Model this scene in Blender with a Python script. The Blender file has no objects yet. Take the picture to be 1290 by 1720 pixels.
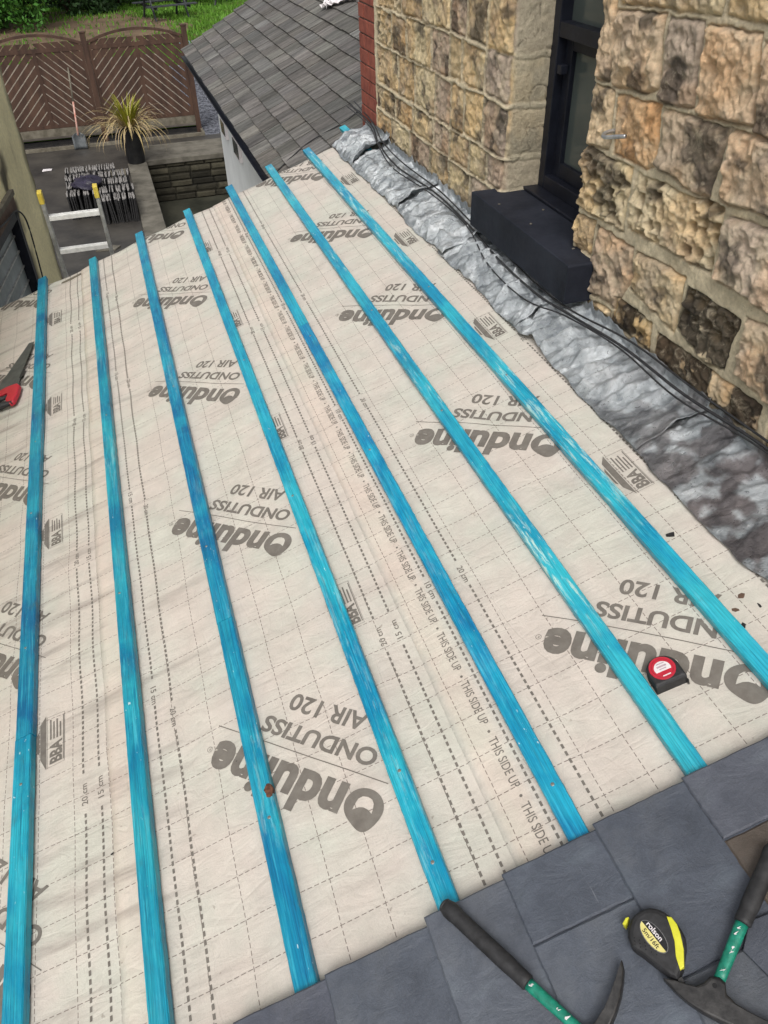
import bpy, bmesh, math, random
import numpy as np
from mathutils import Vector, Matrix
rnd = random.Random(7)
sc = bpy.context.scene
# ------------------------------------------------------------------ camera, sky, sun, exposure
CZ = 4.1                                   # camera height above the yard (m)
cam_d = bpy.data.cameras.new('Camera'); cam = bpy.data.objects.new('Camera', cam_d)
sc.collection.objects.link(cam); sc.camera = cam
cam_d.sensor_fit = 'VERTICAL'; cam_d.sensor_height = 36; cam_d.lens = 36*1318/1720
cam_d.clip_start = 0.02; cam_d.clip_end = 500
cam.matrix_world = Matrix(((0.95183076, 0.21120083, -0.22228902, 0),
                           (-0.30585796, 0.60276943, -0.73696671, 0),
                           (-0.02165895, 0.76945645, 0.63833194, CZ), (0, 0, 0, 1)))
SUN_EL, SUN_AZ = math.radians(54), math.radians(-156)      # azimuth from +Y towards +X
w = bpy.data.worlds.new('World'); sc.world = w; w.use_nodes = True
nt = w.node_tree; sky = nt.nodes.new('ShaderNodeTexSky'); sky.sky_type = 'NISHITA'; sky.sun_disc = False
sky.sun_elevation = SUN_EL; sky.sun_rotation = SUN_AZ; sky.dust_density = 6; sky.air_density = 1.0; sky.ozone_density = 0.6
bg = nt.nodes['Background']; bg.inputs[1].default_value = 0.15
hs = nt.nodes.new('ShaderNodeHueSaturation'); hs.inputs['Saturation'].default_value = 0.22
nt.links.new(sky.outputs[0], hs.inputs['Color']); nt.links.new(hs.outputs[0], bg.inputs[0])
sun_d = bpy.data.lights.new('Sun', 'SUN'); sun = bpy.data.objects.new('Sun', sun_d); sc.collection.objects.link(sun)
sun_d.energy = 0.9; sun_d.angle = math.radians(20); sun_d.color = (1, .97, .92)
sd = Vector((math.sin(SUN_AZ)*math.cos(SUN_EL), math.cos(SUN_AZ)*math.cos(SUN_EL), math.sin(SUN_EL)))
sun.rotation_euler = sd.to_track_quat('Z', 'Y').to_euler()
sc.view_settings.view_transform = 'Standard'; sc.view_settings.look = 'None'
sc.view_settings.exposure = 0.12; sc.view_settings.gamma = 1

# ------------------------------------------------------------------ helpers
TH = math.radians(18); CT, ST = math.cos(TH), math.sin(TH)
ROOF0 = Vector((0, 0, CZ-1.7))
def RM(s=0, y=0, n=0, rz=0):               # matrix of something lying on the roof slope
    o = ROOF0 + Vector((s*CT-n*ST, y, s*ST+n*CT))
    return Matrix.Translation(o) @ Matrix.Rotation(-TH, 4, 'Y') @ Matrix.Rotation(rz, 4, 'Z')
def tag(o, label=None, cat=None, group=None, kind=None):
    if label: o['label'] = label
    if cat: o['category'] = cat
    if group: o['group'] = group
    if kind: o['kind'] = kind
    return o
def link(o, parent=None):
    sc.collection.objects.link(o)
    if parent: o.parent = parent
    return o
def empty(name, m=None):
    o = bpy.data.objects.new(name, None); o.empty_display_size = .05; link(o)
    if m is not None: o.matrix_world = m
    return o
def mesh(name, vs, fs, mat, parent=None, m=None, smooth=False, col=None, color=None):
    me = bpy.data.meshes.new(name); me.from_pydata([tuple(v) for v in vs], [], [tuple(f) for f in fs]); me.update()
    if smooth: me.polygons.foreach_set('use_smooth', [True]*len(me.polygons))
    if col is not None:
        a = me.color_attributes.new('tint', 'FLOAT_COLOR', 'POINT')
        c = np.ones((len(vs), 4), np.float32); c[:, :3] = col; a.data.foreach_set('color', c.ravel())
    if mat: me.materials.append(mat)
    o = bpy.data.objects.new(name, me); link(o, parent)
    if m is not None: o.matrix_world = m if parent is None else m
    if color: o.color = color
    return o
class MB:                                  # collects shapes that become ONE mesh
    def __init__(s): s.v = []; s.f = []
    def add(s, vs, fs):
        k = len(s.v); s.v += [tuple(v) for v in vs]; s.f += [tuple(i+k for i in f) for f in fs]
    def box(s, a, b, mtx=None):
        (x0, y0, z0), (x1, y1, z1) = a, b
        vs = [Vector(p) for p in ((x0,y0,z0),(x1,y0,z0),(x1,y1,z0),(x0,y1,z0),(x0,y0,z1),(x1,y0,z1),(x1,y1,z1),(x0,y1,z1))]
        if mtx: vs = [mtx @ v for v in vs]
        s.add(vs, [(0,3,2,1),(4,5,6,7),(0,1,5,4),(1,2,6,5),(2,3,7,6),(3,0,4,7)])
    def prism(s, pts, z0, z1, inset=0.0, mtx=None):   # pts counter-clockwise in xy, optional top inset
        n = len(pts); c = Vector((sum(p[0] for p in pts)/n, sum(p[1] for p in pts)/n))
        area = sum(pts[i][0]*pts[(i+1)%n][1]-pts[(i+1)%n][0]*pts[i][1] for i in range(n))
        if area < 0: pts = pts[::-1]
        rings = [(z0, 0.0)] + ([(z1-inset, 0.0), (z1-inset*.3, inset*.7), (z1, inset*1.6)] if inset else [(z1, 0.0)])
        vs = []
        for z, ins in rings:
            for p in pts:
                d = Vector((p[0], p[1]))-c; L = max(d.length, 1e-6); q = c + d*(1-ins/L); vs.append(Vector((q.x, q.y, z)))
        fs = [tuple(range(n))[::-1]]
        for r in range(len(rings)-1):
            for i in range(n): fs.append((r*n+i, r*n+(i+1) % n, (r+1)*n+(i+1) % n, (r+1)*n+i))
        fs.append(tuple((len(rings)-1)*n+i for i in range(n)))
        if mtx: vs = [mtx @ v for v in vs]
        s.add(vs, fs)
    def tube(s, pts, r, seg=8, cap=True, flat=1.0):
        pts = [Vector(p) for p in pts]; n = len(pts); rr = r if isinstance(r, (list, tuple)) else [r]*n
        up = Vector((0, 0, 1)); vs = []
        for i, p in enumerate(pts):
            t = (pts[min(i+1, n-1)]-pts[max(i-1, 0)]).normalized()
            a = t.cross(up)
            if a.length < .05: a = t.cross(Vector((1, 0, 0)))
            a.normalize(); b = a.cross(t)
            for k in range(seg):
                an = 2*math.pi*k/seg; vs.append(p + a*math.cos(an)*rr[i] + b*math.sin(an)*rr[i]*flat)
        fs = [(i*seg+k, i*seg+(k+1) % seg, (i+1)*seg+(k+1) % seg, (i+1)*seg+k) for i in range(n-1) for k in range(seg)]
        if cap: fs += [tuple(range(seg))[::-1], tuple((n-1)*seg+k for k in range(seg))]
        s.add(vs, fs)
    def build(s, name, mat, parent=None, m=None, smooth=False, bevel=0, color=None):
        o = mesh(name, s.v, s.f, mat, parent, m, smooth, color=color)
        if bevel:
            b = o.modifiers.new('b', 'BEVEL'); b.width = bevel; b.segments = 2; b.limit_method = 'ANGLE'; b.angle_limit = math.radians(40)
        return o
def catmull(P, k=8):
    P = [Vector(p) for p in P]; out = []
    for i in range(len(P)-1):
        a, b, c, d = P[max(i-1, 0)], P[i], P[i+1], P[min(i+2, len(P)-1)]
        for j in range(k):
            t = j/k; out.append(.5*((2*b)+(c-a)*t+(2*a-5*b+4*c-d)*t*t+(3*b-a-3*c+d)*t**3))
    out.append(P[-1]); return out
# numpy value noise
def _h(ix, iy, seed):
    n = (ix.astype(np.int64)*374761393 + iy.astype(np.int64)*668265263 + seed*974711) & 0xffffffff
    n = ((n ^ (n >> 13))*1274126177) & 0xffffffff; n = n ^ (n >> 16)
    return (n & 0xffffff)/float(0xffffff)
def vn(x, y, seed=0):
    x = np.asarray(x, float); y = np.asarray(y, float)
    ix, iy = np.floor(x), np.floor(y); fx, fy = x-ix, y-iy
    fx = fx*fx*(3-2*fx); fy = fy*fy*(3-2*fy)
    a, b, c, d = _h(ix, iy, seed), _h(ix+1, iy, seed), _h(ix, iy+1, seed), _h(ix+1, iy+1, seed)
    return (a*(1-fx)+b*fx)*(1-fy)+(c*(1-fx)+d*fx)*fy
def fbm(x, y, o=4, seed=0, g=.5):
    t = 0; a = 1; n = 0
    for k in range(o): t = t+a*vn(x*2**k+17.3*k, y*2**k-9.1*k, seed+k); n += a; a *= g
    return t/n
def worley(x, y, seed=0):
    ix, iy = np.floor(x), np.floor(y); f1 = np.full(np.shape(x), 9.0); f2 = f1.copy()
    for a in (-1, 0, 1):
        for b in (-1, 0, 1):
            cx, cy = ix+a, iy+b; d = np.hypot(cx+.15+.7*_h(cx, cy, seed)-x, cy+.15+.7*_h(cx, cy, seed+5)-y)
            f2 = np.minimum(f2, np.maximum(f1, d)); f1 = np.minimum(f1, d)
    return f1, f2
def sm(a, b, x):
    t = np.clip((x-a)/(b-a), 0, 1); return t*t*(3-2*t)
def lerp(a, b, t): return a+(b-a)*t

# ------------------------------------------------------------------ materials
def mat(name, rough=.7, metal=0.0, spec=.5):
    m = bpy.data.materials.new(name); m.use_nodes = True; p = m.node_tree.nodes['Principled BSDF']
    p.inputs['Roughness'].default_value = rough; p.inputs['Metallic'].default_value = metal
    p.inputs['Specular IOR Level'].default_value = spec
    return m, m.node_tree, p
class NB:
    def __init__(s, t): s.t = t
    def n(s, k, **kw):
        o = s.t.nodes.new(k)
        for a, b in kw.items(): setattr(o, a, b)
        return o
    def l(s, a, b): s.t.links.new(a, b)
    def co(s, scale=(1, 1, 1), rot=(0, 0, 0), loc=(0, 0, 0)):
        c = s.n('ShaderNodeTexCoord'); m = s.n('ShaderNodeMapping'); s.l(c.outputs['Object'], m.inputs[0])
        m.inputs['Scale'].default_value = scale; m.inputs['Rotation'].default_value = rot; m.inputs['Location'].default_value = loc
        return m.outputs[0]
    def noise(s, v, sc=5, det=5, ro=.6, dist=0):
        o = s.n('ShaderNodeTexNoise'); s.l(v, o.inputs['Vector']); o.inputs['Scale'].default_value = sc
        o.inputs['Detail'].default_value = det; o.inputs['Roughness'].default_value = ro; o.inputs['Distortion'].default_value = dist
        return o.outputs['Fac']
    def ramp(s, f, stops, interp='LINEAR'):
        r = s.n('ShaderNodeValToRGB'); s.l(f, r.inputs[0]); e = r.color_ramp.elements; r.color_ramp.interpolation = interp
        while len(e) < len(stops): e.new(.5)
        for i, (p, c) in enumerate(stops):
            e[i].position = p; e[i].color = (c if hasattr(c, '__len__') else (c, c, c))[:3] + (1,) if hasattr(c, '__len__') else (c, c, c, 1)
        return r.outputs[0]
    def mix(s, f, a, b, mode='MIX'):
        o = s.n('ShaderNodeMix', data_type='RGBA', blend_type=mode)
        for k, x in ((0, f), (6, a), (7, b)):
            if isinstance(x, (int, float)): o.inputs[k].default_value = x
            elif isinstance(x, tuple): o.inputs[k].default_value = x+(1,)
            else: s.l(x, o.inputs[k])
        return o.outputs[2]
    def m(s, op, a, b=0.0, c=0.0, clamp=False):
        o = s.n('ShaderNodeMath', operation=op, use_clamp=clamp)
        for k, x in enumerate((a, b, c)):
            if isinstance(x, (int, float)): o.inputs[k].default_value = x
            else: s.l(x, o.inputs[k])
        return o.outputs[0]
    def bump(s, h, st=.3, d=.01, nrm=None):
        o = s.n('ShaderNodeBump'); o.inputs['Strength'].default_value = st; o.inputs['Distance'].default_value = d
        s.l(h, o.inputs['Height'])
        if nrm: s.l(nrm, o.inputs['Normal'])
        return o.outputs[0]
def simple(name, a, b, scale=8, rough=.7, metal=0.0, bump=.2, bd=.004, spec=.5, stretch=(1, 1, 1), rr=.1, lo=.35, hi=.65):
    m, t, p = mat(name, rough, metal, spec); N = NB(t); v = N.co(stretch)
    f = N.noise(v, scale, 6, .62)
    N.l(N.ramp(f, [(lo, a), (hi, b)]), p.inputs['Base Color'])
    f2 = N.noise(v, scale*6, 4, .6)
    N.l(N.m('MULTIPLY_ADD', f2, rr*2, rough-rr), p.inputs['Roughness'])
    if bump: N.l(N.bump(f2, bump, bd), p.inputs['Normal'])
    return m
def tinted(name, rough=.85, fine=60, amt=.35, bump=.5, bd=.004, metal=0.0, spec=.3, speck=False):
    """albedo comes from the mesh's own 'tint' attribute, broken up with fine grain"""
    m, t, p = mat(name, rough, metal, spec); N = NB(t); v = N.co()
    a = N.n('ShaderNodeAttribute', attribute_name='tint')
    f = N.noise(v, fine, 6, .7); g = N.noise(v, fine*4, 3, .7)
    k = N.ramp(f, [(.25, 1-amt), (.75, 1+amt*.6)])
    c = N.mix(1.0, a.outputs['Color'], k, 'MULTIPLY')
    e = N.noise(v, fine*.45, 6, .75, .8); c = N.mix(N.m('MULTIPLY', N.ramp(e, [(.52, 0.0), (.66, 1.0)]), .38), c, (.60, .52, .38))
    c = N.mix(N.m('MULTIPLY', N.ramp(e, [(.32, 1.0), (.42, 0.0)]), .35), c, (.16, .12, .08))
    N.l(c if speck else N.mix(1.0, a.outputs['Color'], k, 'MULTIPLY'), p.inputs['Base Color'])
    N.l(N.bump(N.m('ADD', f, N.m('MULTIPLY', g, .4)), bump, bd), p.inputs['Normal'])
    return m

# membrane --------------------------------------------------------------
def membrane_mat():
    m, t, p = mat('membrane fleece', .82, 0, .25); N = NB(t)
    tc = N.n('ShaderNodeTexCoord'); sp = N.n('ShaderNodeSeparateXYZ'); N.l(tc.outputs['Object'], sp.inputs[0])
    x, y = sp.outputs[0], sp.outputs[1]
    v = N.co(); big = N.noise(v, 3.2, 4, .6); mid = N.noise(v, 14, 5, .65); fine = N.noise(v, 420, 3, .7)
    base = N.ramp(big, [(.38, (.575, .515, .46)), (.5, (.56, .52, .462)), (.62, (.54, .53, .465))])
    base = N.mix(1.0, base, N.ramp(mid, [(.3, .9), (.7, 1.05)]), 'MULTIPLY')
    base = N.mix(1.0, base, N.ramp(fine, [(.3, .90), (.7, 1.06)]), 'MULTIPLY')
    # faint soiling, streaked diagonally, mostly on the low side
    ds = N.noise(N.co((1.2, 9, 1), (0, 0, -.45)), 1.6, 6, .62)
    dm = N.m('MULTIPLY', N.ramp(ds, [(.53, 0.0), (.70, 1.0)]), N.ramp(N.m('MULTIPLY_ADD', x, -.55, .42), [(.2, .16), (.75, .75)]))
    base = N.mix(dm, base, (.27, .235, .21))
    sp2 = N.noise(v, 55, 2, .5); base = N.mix(N.m('MULTIPLY', N.ramp(sp2, [(.72, 0.0), (.77, 1.0)]), .45), base, (.18, .14, .11))
    # printed 10 cm grid of fine dashes (the sheet's own print)
    wob = N.m('MULTIPLY_ADD', N.noise(v, 4, 2, .5), .006, -.003)
    def line(c, d, hw):
        q = N.m('FRACT', N.m('MULTIPLY_ADD', N.m('ADD', c, wob), 10, 100.5))
        ln = N.m('LESS_THAN', N.m('ABSOLUTE', N.m('SUBTRACT', q, .5)), hw*10)
        ds_ = N.m('LESS_THAN', N.m('FRACT', N.m('MULTIPLY_ADD', d, 62, 50)), .68)
        return N.m('MULTIPLY', ln, ds_)
    gl = N.m('MAXIMUM', line(x, y, .0010), line(y, x, .0010))
    base = N.mix(N.m('MULTIPLY', gl, .88), base, (.17, .14, .125))
    ta = N.n('ShaderNodeAttribute', attribute_name='tint'); base = N.mix(1.0, base, ta.outputs['Color'], 'MULTIPLY')
    N.l(base, p.inputs['Base Color'])
    wr = N.noise(N.co((1, .35, 1)), 22, 5, .6, 1.2); w2 = N.noise(N.co((1, 2.6, 1), (0, 0, .3)), 9, 4, .55, 2.0); w3 = N.m('ABSOLUTE', N.m('SUBTRACT', N.noise(N.co((1, .5, 1), (0, 0, -.2)), 5.5, 3, .5, 1.0), .5)); w2 = N.m('SUBTRACT', w2, N.m('MULTIPLY', N.ramp(w3, [(0.0, 1.0), (.035, 0.0)]), .22))
    b1 = N.bump(N.m('ADD', N.m('MULTIPLY', wr, .5), N.m('MULTIPLY', w2, .8)), .42, .010)
    N.l(N.bump(fine, .25, .0015, b1), p.inputs['Normal'])
    return m
M_MEM = membrane_mat()
def ink_mat():
    m, t, p = mat('printed ink', .8, 0, .25); N = NB(t); v = N.co()
    f = N.noise(v, 30, 5, .7); N.l(N.ramp(f, [(.3, (.135, .12, .105)), (.7, (.20, .183, .16))]), p.inputs['Base Color'])
    return m
M_INK = ink_mat()
def batten_mat():
    m, t, p = mat('blue treated softwood', .42, 0, .5); N = NB(t)
    oi = N.n('ShaderNodeObjectInfo'); rn = oi.outputs['Random']
    cmb = N.n('ShaderNodeCombineXYZ'); N.l(N.m('MULTIPLY', rn, 37), cmb.inputs[0]); N.l(N.m('MULTIPLY', rn, 91), cmb.inputs[1])
    def cc(scale):
        tc = N.n('ShaderNodeTexCoord'); a = N.n('ShaderNodeVectorMath', operation='ADD'); N.l(tc.outputs['Object'], a.inputs[0]); N.l(cmb.outputs[0], a.inputs[1])
        mp = N.n('ShaderNodeMapping'); N.l(a.outputs[0], mp.inputs[0]); mp.inputs['Scale'].default_value = scale; return mp.outputs[0]
    blot = N.noise(cc((1, .55, 1)), 6, 5, .62, .6)
    grain = N.noise(cc((1, .035, 1)), 160, 5, .65, .9)
    fine = N.noise(cc((1, .10, 1)), 330, 3, .6)
    dark = N.mix(1.0, oi.outputs['Color'], (.50, .66, .82), 'MULTIPLY')
    light = N.mix(.25, oi.outputs['Color'], (.08, .58, .60))
    c = N.mix(N.ramp(blot, [(.38, 0.0), (.62, 1.0)]), dark, light)
    c = N.mix(N.m('MULTIPLY', N.ramp(grain, [(.54, 0.0), (.70, 1.0)]), .50), c, (.10, .55, .68))
    c = N.mix(N.m('MULTIPLY', N.ramp(grain, [(.28, 1.0), (.44, 0.0)]), .60), c, (.01, .11, .26))
    # knots
    vo = N.n('ShaderNodeTexVoronoi', feature='F1'); N.l(cc((1, .55, 1)), vo.inputs['Vector']); vo.inputs['Scale'].default_value = 4.2
    c = N.mix(N.m('MULTIPLY', N.ramp(vo.outputs['Distance'], [(.035, 1.0), (.085, 0.0)]), .75), c, (.012, .10, .16))
    # bleached, waxy patches where the wood was scraped (stronger on some laths: alpha of the object's colour)
    wx = N.noise(cc((1, .10, 1)), 70, 6, .78, .3); wa = N.noise(cc((1, .6, 1)), 2.3, 2, .5)
    am = N.m('MULTIPLY', N.m('MULTIPLY', N.ramp(wx, [(.52, 0.0), (.60, 1.0)]), N.ramp(wa, [(.48, 0.0), (.60, 1.0)])), oi.outputs['Alpha'])
    c = N.mix(N.m('MULTIPLY', am, .85), c, (.55, .70, .62))
    g3 = N.noise(cc((1, .012, 1)), 420, 3, .6, .4); c = N.mix(1.0, c, N.ramp(g3, [(.3, .62), (.5, 1.0), (.7, 1.22)]), 'MULTIPLY')
    dr = N.noise(cc((1, .4, 1)), 18, 5, .7, .5); c = N.mix(N.m('MULTIPLY', N.ramp(dr, [(.60, 0.0), (.74, 1.0)]), .4), c, (.05, .10, .10))
    ws = N.noise(cc((1, .35, 1)), 150, 2, .5); wl = N.noise(cc((1, 1, 1)), 3, 1, .5)
    am2 = N.m('MULTIPLY', N.ramp(ws, [(.715, 0.0), (.75, 1.0)]), N.ramp(wl, [(.48, 0.0), (.62, .7)]))
    c = N.mix(am2, c, (.75, .82, .78))
    hsn = N.n('ShaderNodeHueSaturation'); hsn.inputs['Saturation'].default_value = 1.04; hsn.inputs['Value'].default_value = 1.0; N.l(c, hsn.inputs['Color']); c = hsn.outputs[0]
    N.l(c, p.inputs['Base Color'])
    N.l(N.m('MULTIPLY_ADD', grain, .5, .12), p.inputs['Roughness'])
    N.l(N.bump(N.m('ADD', grain, N.m('MULTIPLY', fine, .5)), .7, .002), p.inputs['Normal'])
    return m
M_BAT = batten_mat()
def slate_mat():
    m, t, p = mat('riven slate', .5, 0, .45); N = NB(t); oi = N.n('ShaderNodeObjectInfo')
    v = N.co((1, 1, 1)); f = N.noise(v, 7, 6, .62, .6); g = N.noise(N.co((1, 1.5, 1), (0, 0, .5)), 15, 7, .68, .8); h = N.noise(v, 330, 4, .75)
    c = N.ramp(f, [(.32, (.056, .064, .082)), (.5, (.078, .088, .110)), (.68, (.100, .116, .138))])
    c = N.mix(1.0, c, N.ramp(g, [(.25, .78), (.5, 1.0), (.78, 1.16)]), 'MULTIPLY')
    c = N.mix(1.0, c, N.ramp(h, [(.3, .84), (.7, 1.14)]), 'MULTIPLY')
    c = N.mix(1.0, c, oi.outputs['Color'], 'MULTIPLY')
    sc1 = N.noise(N.co((1, .06, 1), (0, 0, .9)), 120, 3, .6, .3); sc2 = N.noise(N.co((1, .05, 1), (0, 0, -.6)), 95, 3, .6, .3)
    c = N.mix(N.m('MULTIPLY', N.m('MAXIMUM', N.ramp(sc1, [(.70, 0.0), (.735, 1.0)]), N.ramp(sc2, [(.71, 0.0), (.74, 1.0)])), .35), c, (.27, .28, .30))
    du = N.noise(v, 3.5, 5, .65); c = N.mix(N.m('MULTIPLY', N.ramp(du, [(.5, 0.0), (.72, 1.0)]), .22), c, (.24, .235, .22))
    st = N.noise(v, 20, 4, .7, 1.5); c = N.mix(N.m('MULTIPLY', N.ramp(st, [(.66, 0.0), (.76, 1.0)]), .5), c, (.05, .05, .055))
    N.l(c, p.inputs['Base Color']); N.l(N.m('MULTIPLY_ADD', g, .3, .38), p.inputs['Roughness'])
    N.l(N.bump(N.m('ADD', N.m('MULTIPLY', g, 1.0), N.m('MULTIPLY', h, .22)), .5, .007), p.inputs['Normal'])
    return m
M_SLATE = slate_mat()
M_STONE = tinted('weathered sandstone', .9, 75, .32, .9, .006, speck=True)
M_YWALL = tinted('weathered cream render', .9, 40, .2, .5, .005)
def lead_mat():
    m, t, p = mat('sheet lead', .4, .65, .5); N = NB(t); v = N.co()
    a = N.n('ShaderNodeAttribute', attribute_name='tint')
    f = N.noise(v, 7, 5, .6, 1.0); g = N.noise(N.co((1, 1.8, 1)), 34, 7, .75, 2.2); s2 = N.noise(v, 90, 4, .7)
    c = N.ramp(f, [(.36, (.26, .285, .305)), (.5, (.44, .47, .49)), (.64, (.66, .69, .71))])
    c = N.mix(N.ramp(g, [(.58, 0.0), (.64, .45)]), c, (.78, .81, .82))
    c = N.mix(N.ramp(g, [(.33, .55), (.41, 0.0)]), c, (.095, .10, .11))
    c = N.mix(1.0, c, a.outputs['Color'], 'MULTIPLY')
    N.l(c, p.inputs['Base Color']); N.l(N.m('MULTIPLY_ADD', g, .45, .10), p.inputs['Roughness'])
    N.l(N.bump(N.m('ADD', g, N.m('MULTIPLY', s2, .35)), .8, .008), p.inputs['Normal'])
    return m
M_LEAD = lead_mat()
M_CABLE = simple('black cable sheath', (.012, .012, .014), (.03, .03, .032), 30, .55, bump=.1)
M_SILL = simple('black masonry paint', (.010, .012, .019), (.021, .024, .035), 7, .7, bump=.35, bd=.002, spec=.25)
M_FRAME = simple('black window frame', (.006, .007, .012), (.012, .014, .022), 14, .45, bump=.1, bd=.001, spec=.3)
M_BRICK = simple('red brick', (.19, .045, .03), (.30, .085, .055), 16, .85, bump=.4)
M_MORT = simple('dark mortar', (.07, .04, .032), (.14, .10, .08), 30, .9)
M_RENDER = simple('painted yellow render', (.42, .36, .19), (.56, .50, .30), 5, .9, bump=.4, bd=.006)
M_WHITE = simple('dirty white render', (.66, .68, .67), (.78, .80, .79), 2.2, .85, bump=.2)
M_CONC = simple('weathered concrete', (.075, .068, .052), (.17, .155, .125), 3.5, .9, bump=.4, bd=.01)
M_YARD = simple('wet tarmac yard', (.022, .020, .018), (.062, .056, .047), 1.3, .55, bump=.35, bd=.01, rr=.2)
M_PIT = simple('wet concrete floor', (.022, .024, .018), (.07, .068, .05), 1.8, .4, bump=.3, bd=.01)
M_FENCE = simple('brown stained timber', (.042, .020, .012), (.085, .043, .026), 9, .75, stretch=(1, 1, .25))
M_TIMB = simple('old grey timber', (.09, .078, .055), (.19, .17, .13), 8, .85)
M_SOIL = simple('dark soil', (.012, .010, .008), (.05, .04, .03), 8, .95, bump=.9, bd=.03)
M_GRAVEL = simple('slate gravel', (.06, .065, .08), (.26, .27, .31), 14, .85, bump=1.0, bd=.03)
M_ALU = simple('scuffed aluminium', (.32, .32, .31), (.62, .62, .60), 22, .42, .6, .2)
M_ALUB = simple('bright aluminium tread', (.62, .62, .60), (.80, .80, .78), 30, .4, .35, .2)
M_YELLOW = simple('yellow plastic', (.62, .46, .05), (.75, .60, .10), 25, .5)
M_RUB = simple('black rubber', (.010, .010, .011), (.026, .026, .028), 60, .62, bump=.4, bd=.001)
M_GREEN = simple('chipped green enamel', (.004, .13, .085), (.012, .25, .165), 80, .35, bump=.4, bd=.001, stretch=(1, 1, 1))
M_STEEL = simple('worn forged steel', (.022, .022, .023), (.085, .082, .08), 45, .45, .6, .4, .001, lo=.3, hi=.72)
M_BLADE = simple('coated saw steel', (.085, .095, .10), (.14, .15, .155), 14, .45, .5, .1)
M_RED = simple('red plastic', (.42, .012, .03), (.52, .022, .045), 20, .4, bump=.05)
M_WHT = simple('white plastic', (.66, .62, .63), (.76, .72, .72), 40, .5, bump=.05)
M_LBLACK = simple('glossy black label', (.012, .012, .013), (.02, .02, .02), 40, .25, bump=0)
M_YEL2 = simple('bright yellow rubber', (.55, .55, .02), (.68, .66, .05), 30, .5, bump=.1)
M_PALEY = simple('pale yellow label', (.62, .55, .17), (.70, .63, .25), 30, .4, bump=0)
M_OLD = simple('reclaimed slate edge', (.008, .008, .009), (.030, .029, .029), 40, .85, bump=.5)
M_OLDT = simple('reclaimed slate pale edge', (.12, .112, .105), (.30, .285, .27), 60, .9, bump=.6)
M_BAG = simple('dark plastic bag', (.012, .010, .022), (.035, .028, .055), 8, .35, bump=.6, bd=.02)
M_POT = simple('black plant pot', (.008, .008, .009), (.02, .02, .02), 12, .4, bump=.1)
M_SCREW = simple('zinc screw', (.25, .23, .2), (.42, .4, .36), 200, .4, .8, 0)
M_HOLE = simple('dark void', (.004, .004, .005), (.008, .008, .009), 10, .8, bump=0)
M_BROWNM = simple('rusty brown lintel', (.07, .038, .025), (.15, .09, .06), 9, .7, stretch=(1, 1, 1))
M_LOUV = simple('grey louvre', (.20, .23, .24), (.32, .36, .37), 6, .5, bump=.1)
def glass_mat():
    m, t, p = mat('dull window glass', .12, 0, .5); N = NB(t); f = N.noise(N.co(), 3, 3, .5)
    N.l(N.ramp(f, [(.3, (.045, .055, .052)), (.7, (.075, .09, .085))]), p.inputs['Base Color']); return m
M_GLASS = glass_mat()
def grass_mat():
    m, t, p = mat('lawn', .95, 0, .1); N = NB(t); f = N.noise(N.co(), .55, 5, .6); g = N.noise(N.co(), 26, 5, .75)
    c = N.ramp(f, [(.33, (.11, .10, .035)), (.45, (.09, .15, .025)), (.6, (.10, .23, .028))])
    c = N.mix(1.0, c, N.ramp(g, [(.25, .5), (.75, 1.4)]), 'MULTIPLY'); N.l(c, p.inputs['Base Color'])
    N.l(N.bump(g, 1.0, .06), p.inputs['Normal']); return m
M_GRASS = grass_mat()
def leaf_mat(name, a, b):
    m, t, p = mat(name, .6, 0, .3); N = NB(t); at = N.n('ShaderNodeAttribute', attribute_name='tint')
    N.l(N.mix(N.noise(N.co(), 3, 2, .5), a, b), p.inputs['Base Color'])
    mx = t.nodes.new('ShaderNodeMix'); mx.data_type = 'RGBA'; mx.blend_type = 'MULTIPLY'; mx.inputs[0].default_value = 1
    src = p.inputs['Base Color'].links[0].from_socket; N.l(src, mx.inputs[6]); N.l(at.outputs['Color'], mx.inputs[7]); N.l(mx.outputs[2], p.inputs['Base Color'])
    return m
M_LEAF = leaf_mat('fresh green leaves', (.035, .12, .014), (.065, .19, .025))
M_LEAFD = leaf_mat('dark hedge leaves', (.018, .045, .012), (.03, .075, .018))
M_BLADEG = leaf_mat('strap leaves', (.8, .8, .8), (1, 1, 1))
def shed_slate_mat():
    m, t, p = mat('grey roof slates', .75, 0, .35); N = NB(t)
    a = N.n('ShaderNodeAttribute', attribute_name='tint')
    st = N.noise(N.co((.12, 1, .12)), 22, 4, .6, .3); f = N.noise(N.co(), 30, 5, .7)
    c = N.ramp(st, [(.30, (.070, .067, .063)), (.5, (.122, .118, .110)), (.72, (.215, .208, .195))])
    c = N.mix(1.0, c, N.ramp(f, [(.25, .75), (.75, 1.2)]), 'MULTIPLY'); c = N.mix(1.0, c, a.outputs['Color'], 'MULTIPLY')
    N.l(c, p.inputs['Base Color']); N.l(N.bump(f, .4, .006), p.inputs['Normal']); return m
M_SHED = shed_slate_mat()
M_PITSTONE = tinted('pit walling', .9, 30, .4, .6, .01)

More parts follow.
